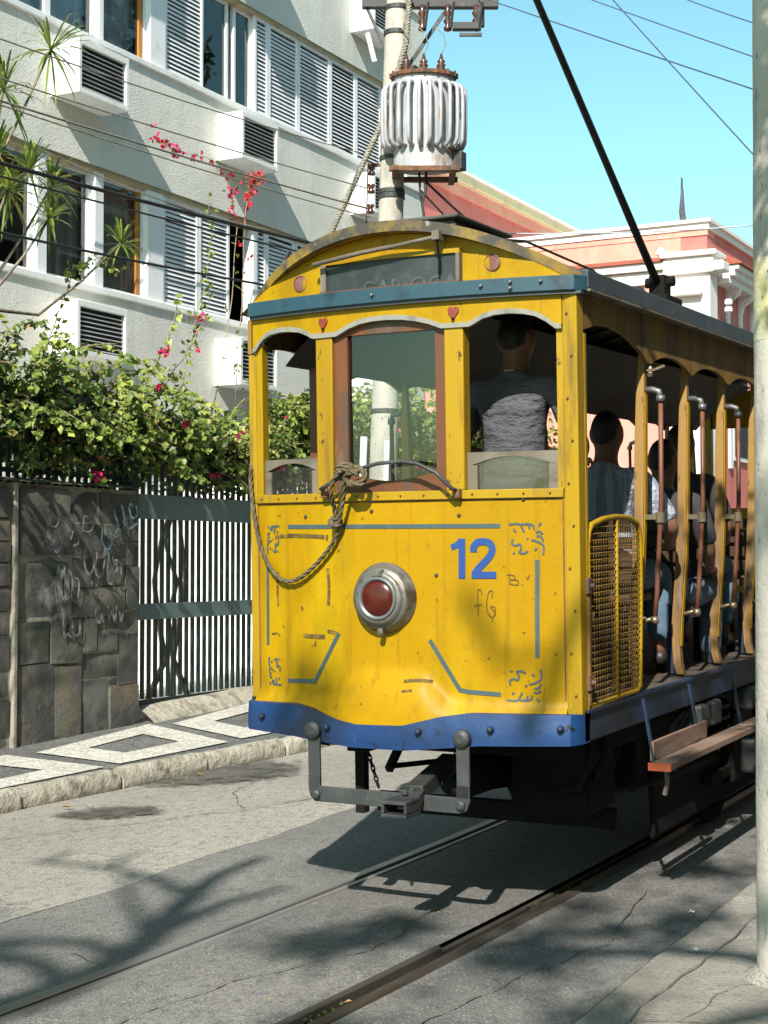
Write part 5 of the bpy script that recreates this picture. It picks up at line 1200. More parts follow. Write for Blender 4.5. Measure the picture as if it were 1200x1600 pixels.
# --- blue band round the roof front and the arched fascia above it
band = strip('roof_band', M['blue_band'], xs_range(-.785, .90, 50), lambda x: 2.795, lambda x: 2.862, .058, .055, bevel=.004, surf=lambda x, z: fy(min(x, .86)) + (.06 * max(0, (x - .86) / .04) ** 2))
strip('drip_edge', M['gutter_dark'], xs_range(-.78, .89, 40), lambda x: 2.782, lambda x: 2.7945, .045, .05)
bolts(band, [(x, fy(x) - .060, z) for x, z in ((.47, 2.832), (.60, 2.842), (.60, 2.815), (.73, 2.838), (-.05, 2.83))], .009, 'bolt', 'bolt_head', .012)
def roof_z(x): return 3.11 - .37 * x * x
fas = strip('fascia', M['yellow'], xs_range(-.80, .82, 60), lambda x: 2.855, lambda x: max(2.86, roof_z(x) - .005), .0, .015)
for x in (.43,): strip('fascia_joint', M['yellow_worn'], [x - .004, x, x + .004], lambda x: 2.862, lambda x: roof_z(x) - .05, .003, .004, fas)
for cx, cz in ((-.481, 2.931), (.497, 2.942)):
    o = MB().lathe([(.038, 0), (.038, -.005), (.033, -.006), (.033, -.002), (.0005, -.002)], 24, (cx, fy(cx), cz), axis='y').build('ventilation_disc', M['dusty_red'], fas)
sg = strip('destination_sign', M['sign_black'], xs_range(-.315, .345, 20), lambda x: 2.862, lambda x: 2.992, .022, .02)
strip('sign_frame', M['yellow_worn'], xs_range(-.345, .362, 20), lambda x: 2.992, lambda x: 3.012, .034, .034, sg); strip('sign_frame', M['wood_brown'], xs_range(-.345, .362, 20), lambda x: 2.852, lambda x: 2.868, .045, .045, sg)
for x0, x1 in ((-.345, -.314), (.345, .362)): strip('sign_frame', M['wood_grey'], [x0, x1], lambda x: 2.868, lambda x: 2.992, .034, .034, sg)
fc = bpy.data.curves.new('sign_letters', 'FONT'); fc.body = 'CARIOCA'; fc.size = .098; fc.align_x = 'CENTER'; fc.space_character = 1.12; fc.offset = .0025
fo = bpy.data.objects.new('tmp_letters', fc); COL.objects.link(fo)
me_t = bpy.data.meshes.new_from_object(fo.evaluated_get(bpy.context.evaluated_depsgraph_get())); bpy.data.objects.remove(fo)
for v_ in me_t.vertices: v_.co = Vector((v_.co.x + .115, fy(v_.co.x + .115) - .0255, v_.co.y + 2.832))
me_t.materials.clear(); me_t.materials.append(M['sign_text'])
lt = link('sign_lettering', me_t, sg)
# sign-changing tube and wiper rod above the sign
mb = MB(); mb.tube([(-.36, fy(-.36) - .07, 2.995), (-.1, fy(-.1) - .075, 3.022), (.06, fy(0) - .075, 3.035)], .011, 8); mb.build('roller_tube', M['wood_grey'], tram, smooth=True)
mb = MB(); mb.tube([(.06, fy(0) - .075, 3.035), (.2, fy(.2) - .08, 3.05), (.275, fy(.27) - .08, 3.06)], .009, 8); mb.box(.265, .30, fy(.28) - .10, fy(.28) - .03, 3.045, 3.085); mb.build('roller_arm', M['wood_grey'], tram)
mb = MB(); mb.tube([(.285, fy(.28) - .09, 3.05), (.278, fy(.28) - .05, 2.96), (.27, fy(.28) - .04, 2.90)], .006, 6); mb.build('roller_cord', M['iron_black'], tram)
# --- roof
RY0, RY1 = -.20, TL + .15
def roof_front(x): return -.185 + .30 * (abs(x) / .88) ** 2.6
mb = MB(); n = 40
mb.grid(n, 24, lambda i, j: ((lambda x: (x, roof_front(x) + (RY1 - roof_front(x)) * j / 24, roof_z(x) + .034))(-.89 + 1.78 * i / n)))
mb.grid(n, 24, lambda i, j: ((lambda x: (x, roof_front(x) + (RY1 - roof_front(x)) * j / 24, roof_z(x) + .012))(-.89 + 1.78 * i / n)))
ro = mb.build('roof', M['roof_canvas'], tram, smooth=True)
mb = MB()
xs = xs_range(-.895, .895, 48)
prof = [(-.012, -.004), (-.012, .044), (.03, .044), (.03, -.004)]
vs = []; fs = []
for x in xs:
    for a, b in prof: vs.append((x, roof_front(x) + a, roof_z(x) + b))
for i in range(len(xs) - 1):
    for j in range(4): fs.append((i * 4 + j, i * 4 + (j + 1) % 4, (i + 1) * 4 + (j + 1) % 4, (i + 1) * 4 + j))
fs += [(0, 1, 2, 3), tuple(len(vs) - 4 + j for j in range(4))]
mb.add(vs, fs); smooth_angle(mb.build('roof_rim', M['roof_rim'], ro), 40)
mb = MB(); mb.grid(40, 1, lambda i, j: ((lambda x: (x, (roof_front(x) + .03) * (1 - j) + (fy(x) - .0) * j, roof_z(x) - .002))(-.88 + 1.76 * i / 40))); mb.build('roof_soffit', M['yellow_worn'], ro, smooth=True, fix=False)
mb = MB(); mb.tube([(-.55, roof_front(-.55) - .005, roof_z(-.55) + .05), (-.53, -.1, roof_z(-.5) + .07)], .012, 6); mb.build('roof_hook', M['iron_grey'], ro)
mb = MB()   # raised monitor along the ridge
prof = [(-.27, 3.05), (-.265, 3.17), (-.25, 3.20), (.21, 3.20), (.225, 3.17), (.23, 3.05)]
mb.prism(prof, lambda a, b: (a, .12 + (.02 if b > 3.18 else 0), b), lambda a, b: (a, .72, b)); mon = mb.build('roof_hatch', M['roof_canvas'], tram, bevel=.01)
mb = MB(); mb.box(-.285, .245, .10, .74, 3.201, 3.218); mb.build('hatch_lid', M['roof_canvas'], mon, bevel=.006)
for s in (-1, 1):
    mb = MB(); mb.box(*((.872, .905, .02) if s > 0 else (-.86, -.835, .15)), TL + .1, 2.808, 2.892); gt = mb.build('side_gutter', M['gutter_dark'], tram, bevel=.006)
    mb = MB(); mb.box(*((.86, .915, .02) if s > 0 else (-.865, -.83, .15)), TL + .1, 2.796, 2.807); mb.build('gutter_lip', M['wood_grey'], gt)
    if s > 0: bolts(gt, [(s * .89, .019, 2.85)], .01)
# --- trolley pole and roof gear
tp = thing('x', '', ''); tp.name = 'trolley_pole'
for k_ in ('label', 'category'): del tp[k_]
tp.parent = tram
MB().tube([(0, 3.78, 3.36), (0, 2.7, 4.05), (0, 1.6, 4.75), (0, .2, 5.64), (0, -.5, 6.08)], [.028, .0225, .0195, .017, .015], 12).build('pole', M['cable'], tp, smooth=True)
MB().lathe([(.02, -.03), (.06, -.03), (.05, 0), (.06, .03), (.02, .03)], 14, (0, -.53, 6.12), axis='x').build('trolley_wheel', M['brass'], tp)
mb = MB(); mb.box(-.16, .16, 3.60, 4.9, 3.12, 3.17); mb.box(-.09, .09, 3.66, 4.0, 3.17, 3.30); mb.box(-.055, .055, 3.72, 3.86, 3.30, 3.44); mb.tube([(-.1, 3.8, 3.40), (.1, 3.8, 3.40)], .035, 10); mb.build('trolley_base', M['iron_black'], tp, bevel=.006)
mb = MB()
for k in range(2):
    pts = []
    for i in range(120): a = i * .9; pts.append(((-.05 + .1 * k) + .022 * cos(a), 3.9 + .006 * i, 3.24 + .022 * sin(a)))
    mb.tube(pts, .005, 5)
mb.build('spring', M['iron_black'], tp, smooth=True)
mb = MB(); mb.tube([(.30, .35, 3.13), (.33, .7, 3.17), (.45, 1.3, 3.10), (.55, 1.55, 2.97)], .007, 6); mb.lathe([(.05, 0), (.06, .03), (.03, .06)], 10, (.58, 1.6, 2.98)); mb.build('roof_cable', M['cable'], tram, smooth=True)
# --- central windscreen in its wooden frame
ws = strip('windscreen_frame', M['wood_brown'], xs_range(-.296, -.222, 3), lambda x: 1.947, lambda x: 2.71, -.004, .04)
strip('frame_stile', M['wood_brown'], xs_range(.226, .277, 3), lambda x: 1.947, lambda x: 2.71, -.004, .04, ws)
strip('frame_rail', M['wood_brown'], xs_range(-.222, .226, 12), lambda x: 1.947, lambda x: 2.026 - .03 * max(0, 1 - (x / .2) ** 2), -.006, .036, ws)
strip('frame_rail', M['wood_brown'], xs_range(-.222, .226, 12), lambda x: 2.665, lambda x: 2.73, -.006, .036, ws)
mb = MB(); mb.grid(12, 1, lambda i, j: ((lambda x: (x, fy(x) + .024, 1.99 + .69 * j))(-.225 + .455 * i / 12))); mb.build('glass', M['tram_glass'], ws, fix=False, smooth=True)
# --- lowered side sashes
def sash(x0, x1, name='lowered_sash'):
    s_ = strip(name, M['wood_grey'], xs_range(x0, x1, 10), lambda x: 2.062 + .030 * max(0, 1 - ((x - (x0 + x1) / 2) / ((x1 - x0) * .40)) ** 2) if abs(x - (x0 + x1) / 2) < (x1 - x0) * .42 else 2.05, lambda x: 2.112, -.012, .03)
    for a, b in ((x0, x0 + .045), (x1 - .045, x1)): strip('sash_stile', M['wood_grey'], xs_range(a, b, 2), lambda x: 1.946, lambda x: 2.055, -.012, .03, s_)
    mb = MB(); mb.grid(8, 1, lambda i, j: ((lambda x: (x, fy(x) + .028, 1.94 + .15 * j))(x0 + .03 + (x1 - x0 - .06) * i / 8))); mb.build('glass', M['tram_glass_dark'], s_, fix=False)
sash(-.735, -.391); sash(.367, .772)
# --- bar bent in front of the windscreen
mb = MB(); mb.tube([(-.335, fy(-.3) - .01, 1.965), (-.335, -.17, 1.965), (-.30, -.185, 1.978), (-.226, -.195, 2.012), (-.12, -.2, 2.05), (-.02, -.2, 2.072), (.10, -.198, 2.078), (.17, -.196, 2.066), (.26, -.19, 2.025), (.335, -.182, 1.952), (.335, fy(.3) - .01, 1.94)], .0095, 8)
gb = mb.build('guard_bar', M['iron_grey'], tram, smooth=True)
for x, z in ((-.335, 1.955), (.335, 1.94)):
    mb = MB(); mb.box(x - .018, x + .018, fy(x) - .045, fy(x) - .014, z - .03, z + .012); mb.build('bar_foot', M['rust'], gb, bevel=.005)
# --- side valance, posts with hand rails, benches
POSTS = [.95 + .69 * k for k in range(10)]
def side_edge(y):
    if y < .10: return 2.635
    a = [.05] + POSTS; 
    for p, q in zip(a, a[1:]):
        if p <= y <= q:
            u = (y - p) / (q - p); top = 2.655 if p < .5 else 2.635; lo0 = 2.63 if p < .5 else 2.552
            return lo0 + (2.552 - lo0) * u + (top - 2.59 + .02) * (1 - abs(2 * u - 1) ** 2.2)
    return 2.552
for s in (-1, 1):
    mb = MB(); ys = xs_range(.052, POSTS[-1], 130); vs = []
    for y in ys:
        zb = side_edge(y)
        vs += [(s * .866, y, zb), (s * .866, y, 2.80), (s * .845, y, 2.80), (s * .845, y, zb)]
    fs = []
    for i in range(len(ys) - 1):
        for j in range(4): fs.append((4 * i + j, 4 * i + (j + 1) % 4, 4 * i + 4 + (j + 1) % 4, 4 * i + 4 + j))
    fs += [(0, 1, 2, 3), tuple(len(vs) - 4 + j for j in range(4))]
    mb.add(vs, fs); mb.build('side_valance', M['yellow_dirty'], tram)
post_path = [(.842, 2.62), (.842, 2.42), (.838, 2.15), (.832, 1.85), (.820, 1.6), (.803, 1.40), (.790, 1.25), (.785, 1.14), (.790, 1.05), (.805, .99)]
rail_me = None
def make_post(y, s, first=None):
    """one bench-end post with its hand rail and brackets; s = +1 right side, -1 left"""
    mb = MB(); vs = []; fs = []
    for i, (x, z) in enumerate(post_path):
        w = .030 if i == 0 else .050 if 1 < i < 7 else .042; d = .028 if i == 0 else .05
        vs += [(s * (x - w), -d / 2, z), (s * x, -d / 2, z), (s * x, d / 2, z), (s * (x - w), d / 2, z)]
    for i in range(len(post_path) - 1):
        for j in range(4): fs.append((4 * i + j, 4 * i + (j + 1) % 4, 4 * i + 4 + (j + 1) % 4, 4 * i + 4 + j))
    fs += [(0, 1, 2, 3), tuple(len(vs) - 4 + j for j in range(4))]
    mb.add(vs, fs); p = mb.build('side_post', M['wood_post'], tram, bevel=.006); p.location = (0, y, 0)
    mb = MB()
    for (x, z), (x2, z2) in zip(post_path[1:7], post_path[2:8]): mb.bar((s * (x + .0035), 0, z), (s * (x2 + .0035), 0, z2), .034, .005, (s, 0, 0))
    mb.build('painted_edge', M['yellow'], p)
    mb = MB(); mb.tube([(s * .918, 0, 2.40), (s * .914, 0, 1.9), (s * .886, 0, 1.45), (s * .872, 0, 1.31)], .0125, 10); mb.build('hand_rail', M['handrail'], p, smooth=True)
    mb = MB(); mb.tube([(s * .845, 0, 2.435), (s * .88, 0, 2.435), (s * .91, 0, 2.425), (s * .918, 0, 2.39)], .016, 8); mb.lathe([(.022, 0), (.022, .03)], 10, (s * .918, 0, 2.375)); mb.build('bracket', M['bolt'], p, smooth=True)
    mb = MB(); mb.box(*sorted((s * .83, s * .90)), -.012, .012, 1.805, 1.83); mb.lathe([(.022, 0), (.022, .05)], 10, (s * .908, 0, 1.79)); mb.build('bracket', M['brass'], p)
    mb = MB(); mb.tube([(s * .78, 0, 1.30), (s * .83, 0, 1.315), (s * .872, 0, 1.325)], .011, 8); mb.lathe([(.018, -.015), (.024, 0), (.018, .02)], 10, (s * .872, 0, 1.315)); mb.build('bracket', M['brass'], p, smooth=True)
    mb = MB(); mb.prism([(.70, 1.36), (.765, 1.34), (.748, 1.24), (.744, 1.12), (.752, 1.04), (.775, .99), (.70, .99)], lambda a, b: (s * a, .027, b), lambda a, b: (s * a, .05, b)); mb.build('bench_end_panel', M['blue_sill'], p)
    return p
for s in (1, -1):
    proto = make_post(POSTS[0], s); kids = list(proto.children)
    for y in POSTS[1:]:
        c = copy_of(proto, tram, (0, y, 0))
        for kd in kids: copy_of(kd, c)
mb = MB(); mb.lathe([(.012, 0), (.02, .02), (.012, .05)], 8, (.86, .97, 2.50)); mb.tube([(.85, .95, 2.53), (.88, .96, 2.53), (.93, .98, 2.55)], .008, 6); mb.build('bell_hook', M['brass'], tram)
def make_bench(y):
    mb = MB(); mb.box(-.74, .70, -.02, .34, 1.39, 1.43); b = mb.build('bench', M['wood_bench'], tram, bevel=.008); b.location = (0, y, 0)
    for k in range(4):
        mb = MB(); mb.bar((-.74, .00 - .045 * k * .35, 1.52 + .085 * k), (.72, .00 - .045 * k * .35, 1.52 + .085 * k), .02, .06); mb.build('back_slat', M['wood_bench'], b)
    for x in (-.6, 0, .6): mb = MB(); mb.box(x - .02, x + .02, .05, .09, .98, 1.39); mb.build('bench_leg', M['iron_black'], b)
    return b
b0 = make_bench(1.10); kids = list(b0.children)
for k in range(1, 8):
    c = copy_of(b0, tram, (0, 1.10 + .69 * k, 0))
    for kd in kids: copy_of(kd, c)
# --- ceiling
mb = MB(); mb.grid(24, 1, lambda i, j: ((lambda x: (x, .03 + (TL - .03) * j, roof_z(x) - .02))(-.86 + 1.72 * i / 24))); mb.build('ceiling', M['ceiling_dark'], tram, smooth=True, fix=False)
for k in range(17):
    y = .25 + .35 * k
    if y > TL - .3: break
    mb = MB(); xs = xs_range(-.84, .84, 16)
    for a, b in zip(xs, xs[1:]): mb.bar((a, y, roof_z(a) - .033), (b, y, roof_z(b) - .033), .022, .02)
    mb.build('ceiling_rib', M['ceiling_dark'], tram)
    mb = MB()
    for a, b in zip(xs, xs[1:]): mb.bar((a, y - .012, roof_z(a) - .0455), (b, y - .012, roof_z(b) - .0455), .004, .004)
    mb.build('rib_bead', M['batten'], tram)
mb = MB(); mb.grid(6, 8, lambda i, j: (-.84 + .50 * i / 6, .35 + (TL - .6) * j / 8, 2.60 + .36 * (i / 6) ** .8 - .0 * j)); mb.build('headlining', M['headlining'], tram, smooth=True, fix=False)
# --- platform floor, dash inner face, controller, rear wall
mb = MB(); mb.box(-.835, .835, .0, TL, .93, .978); mb.build('floor', M['floor_wood'], tram)
strip('dash_lining', M['wood_brown'], xs_range(-.79, .79, 20), lambda x: .98, lambda x: 1.90, -.025, .02)
mb = MB(); mb.box(-.28, -.02, .02, .24, .98, 1.86); mb.lathe([(.13, 0), (.13, .06), (.05, .07), (.03, .12)], 18, (-.15, .13, 1.86)); mb.build('controller', M['iron_black'], tram, bevel=.01)
mb = MB(); mb.tube([(-.15, .13, 1.98), (-.05, .16, 2.0), (.02, .2, 2.02)], .012, 8); mb.build('controller_handle', M['brass'], tram)
rw = MB(); rw.box(-.83, .83, TL - .05, TL, .98, 1.9); 
for x in (-.8, -.3, .3, .8): rw.box(x - .04, x + .04, TL - .06, TL + .01, 1.9, 2.85)
rw.box(-.84, .84, TL - .04, TL, 2.62, 2.95); rw.build('rear_dash', M['yellow_worn'], tram)
for x in (-.80,): mb = MB(); mb.box(x - .03, x + .03, .78, .84, .98, 2.6); mb.build('bulkhead_post', M['wood_bench'], tram)
# left platform door post seen through the left window
mb = MB(); mb.box(-.80, -.74, .52, .58, .98, 2.6); mb.build('door_post', M['wood_brown'], tram); 
# --- folding mesh gate at the right front platform
mg = thing('x', '', ''); mg.name = 'mesh_gate'
for k_ in ('label', 'category'): del mg[k_]
mg.parent = tram; mg.location = (.86, 0, 0)
top = lambda y: 1.785 + .035 * (1 - abs((y - .43) / .36) ** 2)
out = [(0, .078, 1.0), (0, .078, 1.4), (0, .080, 1.70), (0, .095, 1.755), (0, .13, 1.785), (0, .28, 1.81), (0, .45, 1.82), (0, .62, 1.815), (0, .74, 1.79), (0, .775, 1.75), (0, .785, 1.68), (0, .775, 1.4), (0, .755, 1.1), (0, .745, 1.02), (0, .70, 1.0), (0, .078, .99)]
MB().tube(out + [out[0]], .0135, 10).build('gate_frame', M['yellow_worn'], mg, smooth=True)
MB().tube([(0, .43, 1.0), (0, .44, 1.4), (0, .45, 1.815)], .012, 8).build('centre_bar', M['yellow_worn'], mg, smooth=True)
mb = MB()
for k in range(21):
    y = .10 + k * .032; mb.tube([(-.004, y, 1.0), (-.004, y, 1.4), (-.004, y + .008, min(1.805, top(y)))], .0022, 4)
for k in range(27):
    z = 1.02 + k * .029; mb.tube([(.004, .085, z), (.004, .45, z + .004), (.004, .765, z)], .0026, 4)
mb.build('wire_mesh', M['yellow_dirty'], mg)
for z in (1.10, 1.52):
    mb = MB(); mb.box(-.012, .022, .035, .078, z - .035, z + .035); mb.lathe([(.012, 0), (.012, .02)], 8, (.022, .055, z), axis='x'); mb.build('hinge', M['rust'], mg, bevel=.004)
MB().tube([(.012, .058, 1.0), (.012, .058, 1.55)], .006, 6).build('hinge_rod', M['rust'], mg)
# --- steps, life guard, coupler, running gear
for s in (1, -1):
    ys_ = .60 if s > 0 else 1.9
    mb = MB(); mb.box(*sorted((s * .95, s * 1.055)), ys_, TL - .4, .648, .68); fb = mb.build('footboard', M['wood_step'], tram, bevel=.004)
    mb = MB(); mb.box(*sorted((s * .948, s * 1.057)), ys_ - .007, ys_ - .0005, .646, .682); mb.build('board_end', M['orange_end'], fb)
    mb = MB(); mb.box(*sorted((s * .925, s * .945)), ys_ + .09, ys_ + .95, .675, .765); mb.build('riser_board', M['wood_step'], fb, bevel=.003)
    for y in (.70, 1.42, 2.2, 3.0, 4.0, 5.0, 6.0):
        if y < ys_: continue
        mb = MB(); mb.bar((s * .893, y, .965), (s * .945, y, .66), .022, .012); mb.bar((s * .93, y, .64), (s * 1.045, y, .64), .03, .012); mb.build('step_bracket', M['blue_sill'], fb)
    mb = MB(); mb.tube([(s * 1.0, ys_ + .1, .645), (s * 1.005, ys_ + .1, .58), (s * .99, ys_ + .1, .52)], .012, 6); mb.build('dangling_hook', M['wood_grey'], fb)
lg = thing('x', '', ''); lg.name = 'life_guard'
for k_ in ('label', 'category'): del lg[k_]
lg.parent = tram
for x in (-.372, .378):
    mb = MB(); mb.bar((x, -.195, .87), (x, -.195, .60), .062, .016, (0, 1, 0)); mb.lathe([(.040, .01), (.040, -.02), (.02, -.03)], 16, (x, -.2, .865), axis='y'); mb.build('hanger_strap', M['iron_grey'], lg, bevel=.004)
mb = MB()
mb.prism([(-.403, .60), (-.395, .565), (-.37, .54), (.36, .536), (.395, .55), (.409, .59), (.409, .66), (.347, .66), (.347, .605), (-.341, .61), (-.341, .66), (-.403, .66)], lambda a, b: (a, -.187, b), lambda a, b: (a, -.203, b)); mb.build('cross_bar', M['iron_grey'], lg, bevel=.003)
for x in (-.36, .368): MB().lathe([(.022, 0), (.022, -.012), (.012, -.02)], 12, (x, -.203, .572), axis='y').build('bolt_head', M['iron_grey'], lg)
cp = MB(); cp.bar((.105, .25, .69), (.14, -.20, .61), .085, .07); cp.bar((.14, -.20, .61), (.155, -.30, .583), .10, .05); coup = cp.build('coupler', M['iron_grey'], tram, bevel=.006)
mb = MB(); a, b = .155, -.34
for z0, z1 in ((.54, .556), (.596, .612)): mb.box(a - .062, a + .062, b - .09, b + .05, z0, z1)
for x0, x1 in ((a - .062, a - .048), (a + .048, a + .062)): mb.box(x0, x1, b - .088, b + .05, .557, .595)
mb.build('draw_pocket', M['iron_grey'], coup, bevel=.004)
for y in (-.22, -.29): MB().lathe([(.014, .62), (.014, .634), (.006, .64)], 8, (.14, y, .0)).build('bolt_head', M['iron_grey'], coup)
def chain(name, p, q, n=11):
    p, q = Vector(p), Vector(q); root = thing('x', '', ''); root.name = name; root.parent = tram
    for k_ in ('label', 'category'): del root[k_]
    d = (q - p) / n; me = None
    for i in range(n):
        c = p + d * (i + .5); u = d.normalized(); w = u.cross(Vector((0, 1, 0) if i % 2 else (1, 0, .2))).normalized()
        L_ = d.length * .72; pts = [c + u * L_ * cos(2 * pi * k / 10) + w * .009 * sin(2 * pi * k / 10) for k in range(11)]
        MB().tube(pts, .0042, 5).build('link', M['iron_black'], root, smooth=True)
chain('safety_chain', (-.23, .02, .80), (-.115, -.06, .60), 9)
chain('safety_chain', (.25, .05, .80), (.18, .0, .62), 7)
mb = MB(); mb.box(-.30, -.25, .05, .10, .45, .92); mb.box(-.33, -.22, .03, .12, .74, .79); mb.build('guard_rod', M['iron_black'], tram, bevel=.004)
mb = MB(); mb.tube([(-.60, -.05, .84), (-.57, -.06, .815), (-.54, -.05, .82), (-.52, -.04, .84)], .006, 6); mb.tube([(-.47, -.08, .80), (-.36, -.08, .79)], .014, 6); mb.build('air_pipe', M['iron_black'], tram)
mb = MB(); mb.lathe([(.05, 0), (.06, .03), (.05, .09), (.02, .12)], 12, (.24, .10, .56)); mb.tube([(.24, .1, .66), (.25, .1, .8), (.22, .12, .9)], .02, 8); mb.build('brake_hose', M['iron_black'], tram, smooth=True)
for s in (1,):
    mb = MB(); mb.box(*sorted((s * .655, s * .685)), 1.45, 6.3, .15, .70); mb.build('under_shade_plate', M['iron_black'], tram, bevel=.02)  # added plate, black to stand for the shade under the car
# under frame
mb = MB(); mb.box(-.70, .70, .42, TL - .3, .70, .93); mb.box(-.50, .60, .10, .43, .80, .93); mb.build('underframe', M['iron_black'], tram, bevel=.01)
for b_ in ((.24, .64, .62, 1.02, .40, .699), (.20, .66, 1.25, 1.78, .42, .699), (-.62, .62, 2.0, 2.16, .40, .70), (.3, .75, 5.2, 6.2, .4, .7)): mb = MB(); mb.box(*b_); mb.build('equipment_case', M['iron_black'], tram, bevel=.02)
MB().lathe([(.05, -.30), (.11, -.28), (.115, .24), (.10, .28), (.04, .30)], 18, (.05, .72, .58), axis='y').build('brake_cylinder', M['iron_black'], tram, smooth=True)
for x_, z_ in ((-.35, .52), (.72, .46), (.12, .44)): MB().tube([(x_, .5, z_ + .08), (x_ + .02, 1.4, z_), (x_, 2.4, z_ - .02)], .014, 6).build('brake_rod', M['iron_black'], tram, smooth=True)
for y_ in (.45, .62): MB().tube([(.70, y_, .93), (.72, y_ + .03, .7), (.62, y_ + .1, .55), (.4, y_ + .1, .5)], .018, 6).build('air_hose', M['iron_black'], tram, smooth=True)
mb = MB(); mb.bar((-.66, .95, .34), (.66, .95, .34), .05, .10); mb.bar((-.6, .95, .5), (-.6, 1.3, .8), .04, .04); mb.bar((.6, .95, .5), (.6, 1.3, .8), .04, .04); mb.build('wheel_guard', M['iron_black'], tram, bevel=.006)
for s in (1, -1):
    mb = MB(); x = s * .72
    mb.box(x - .03, x + .03, 2.3, 5.7, .50, .60); mb.box(x - .025, x + .025, 2.3, 5.7, .30, .36)
    for y in (2.9, 4.9): mb.box(x - .045, x + .045, y - .20, y + .20, .26, .66)
    mb.build('truck_frame', M['iron_black'], tram, bevel=.008)
    for y in (2.55, 3.25, 4.55, 5.25):
        pts = [(x + .055 * cos(a * .7), y + .055 * sin(a * .7), .60 + .0075 * a) for a in range(0, 34)]
        MB().tube(pts, .014, 6).build('coil_spring', M['iron_grey'], tram, smooth=True)
    for y in (2.9, 4.9):
        b = MB(); b.box(*sorted((s * .765, s * .86)), y - .09, y + .09, .30, .50); b.build('axle_box', M['iron_grey'], tram, bevel=.02)
for y in (2.9, 4.9):
    for x, s in ((-.600, -1), (.500, 1)):
        w = MB().lathe([(.06, -.06), (.08, -.05), (.28, -.02), (.31, -.05), (.355, -.05), (.36, .045), (.385, .05), (.385, .075), (.30, .08), (.28, .03), (.08, .05), (.06, .06)], 36, (x, y, .362), axis='x').build('wheel', M['iron_black'], tram, smooth=False)
        if s > 0: w.scale = (1, 1, 1)
    MB().tube([(-.75, y, .36), (.75, y, .36)], .06, 12).build('axle', M['iron_black'], tram, smooth=True)
mb = MB()
for s in (-.6, -.2, .25): mb.tube([(.80, 1.55 + s * .3, .72), (.82, 1.6 + s * .3, .78), (.80, 1.8 + s * .3, .80)], .02, 6)
mb.build('sand_pipe', M['iron_grey'], tram, smooth=True)
for y in (1.62, 1.84, 2.6):
    b = MB(); b.box(.78, .90, y, y + .15, .70, .83); b.build('junction_box', M['iron_grey'], tram, bevel=.015)

# ------------------------------------------------------------------ rope looped over the guard bar
Tm = Matrix.Translation((TX, TY, road_z(TY) + .008)) @ Matrix.Rotation(math.atan(GRADE), 4, 'X')
def smooth_path(pts, k=6):
    P = [Vector(p) for p in pts]; S_ = []
    for i in range(len(P) - 1):
        p0, p1, p2, p3 = P[max(i - 1, 0)], P[i], P[i + 1], P[min(i + 2, len(P) - 1)]
        for s in range(k):
            t = s / k; S_.append(.5 * ((2 * p1) + (p2 - p0) * t + (2 * p0 - 5 * p1 + 4 * p2 - p3) * t * t + (3 * p1 - p0 - 3 * p2 + p3) * t ** 3))
    S_.append(P[-1]); return S_
rope = thing('rope', 'frayed brown rope knotted on the guard bar and looping across the yellow front', 'rope', Tm @ Vector((-.2, -.2, 2.0)))
rope.rotation_euler = (math.atan(GRADE), 0, 0)
def rope_piece(name, pts, r=.0090, turns=54):
    S_ = smooth_path([(p[0] + .2, p[1] + .2, p[2] - 2.0) for p in pts], 12); mb = MB(); L_ = [0]
    for a, b in zip(S_, S_[1:]): L_.append(L_[-1] + (b - a).length)
    for ph in (0, 2.094, 4.189):
        out_ = []
        for i, c in enumerate(S_):
            t = (S_[min(i + 1, len(S_) - 1)] - S_[max(i - 1, 0)]).normalized(); u = (Vector((0, 1, 0)) - t * t.y)
            u = u.normalized() if u.length > .05 else t.orthogonal().normalized(); w = t.cross(u); a = ph + L_[i] * turns
            out_.append(c + (u * cos(a) + w * sin(a)) * r * .62)
        mb.tube(out_, r * .62, 6)
    return mb.build(name, M['rope'], rope, smooth=True)
fo_ = lambda x, o: fy(x) - o
rope_piece('loop', [(-.150, -.215, 2.03), (-.185, -.215, 1.99), (-.205, -.19, 1.93), (-.235, fo_(-.23, .06), 1.84), (-.262, fo_(-.26, .035), 1.775), (-.31, fo_(-.31, .03), 1.70), (-.38, fo_(-.38, .03), 1.63), (-.47, fo_(-.47, .03), 1.565), (-.54, fo_(-.54, .03), 1.54), (-.61, fo_(-.61, .03), 1.55), (-.68, fo_(-.68, .03), 1.61), (-.735, fo_(-.735, .03), 1.70), (-.765, -.055, 1.80), (-.785, -.05, 1.90), (-.798, -.045, 2.02), (-.805, -.02, 2.10), (-.82, .03, 2.13), (-.83, .10, 2.12)])
rope_piece('tail', [(-.16, -.20, 2.05), (-.20, -.225, 2.04), (-.24, -.225, 2.00), (-.258, -.21, 1.94), (-.272, fo_(-.27, .05), 1.87), (-.275, fo_(-.27, .035), 1.82)])
rope_piece('tail', [(-.275, fo_(-.27, .04), 1.83), (-.29, fo_(-.27, .055), 1.815), (-.265, fo_(-.27, .06), 1.795), (-.25, fo_(-.27, .04), 1.81), (-.27, fo_(-.27, .03), 1.83), (-.28, fo_(-.27, .05), 1.80)], .0125)
rope_piece('knot', [(-.20, -.215, 2.045), (-.15, -.235, 2.055), (-.10, -.225, 2.05), (-.075, -.225, 2.015), (-.095, -.23, 1.985), (-.14, -.235, 1.985), (-.165, -.235, 2.01), (-.14, -.245, 2.035), (-.10, -.24, 2.03)], .013)
rope_piece('knot', [(-.235, -.20, 2.03), (-.21, -.225, 2.06), (-.17, -.215, 2.07), (-.16, -.18, 2.055), (-.19, -.175, 2.03), (-.22, -.20, 2.01)], .012)

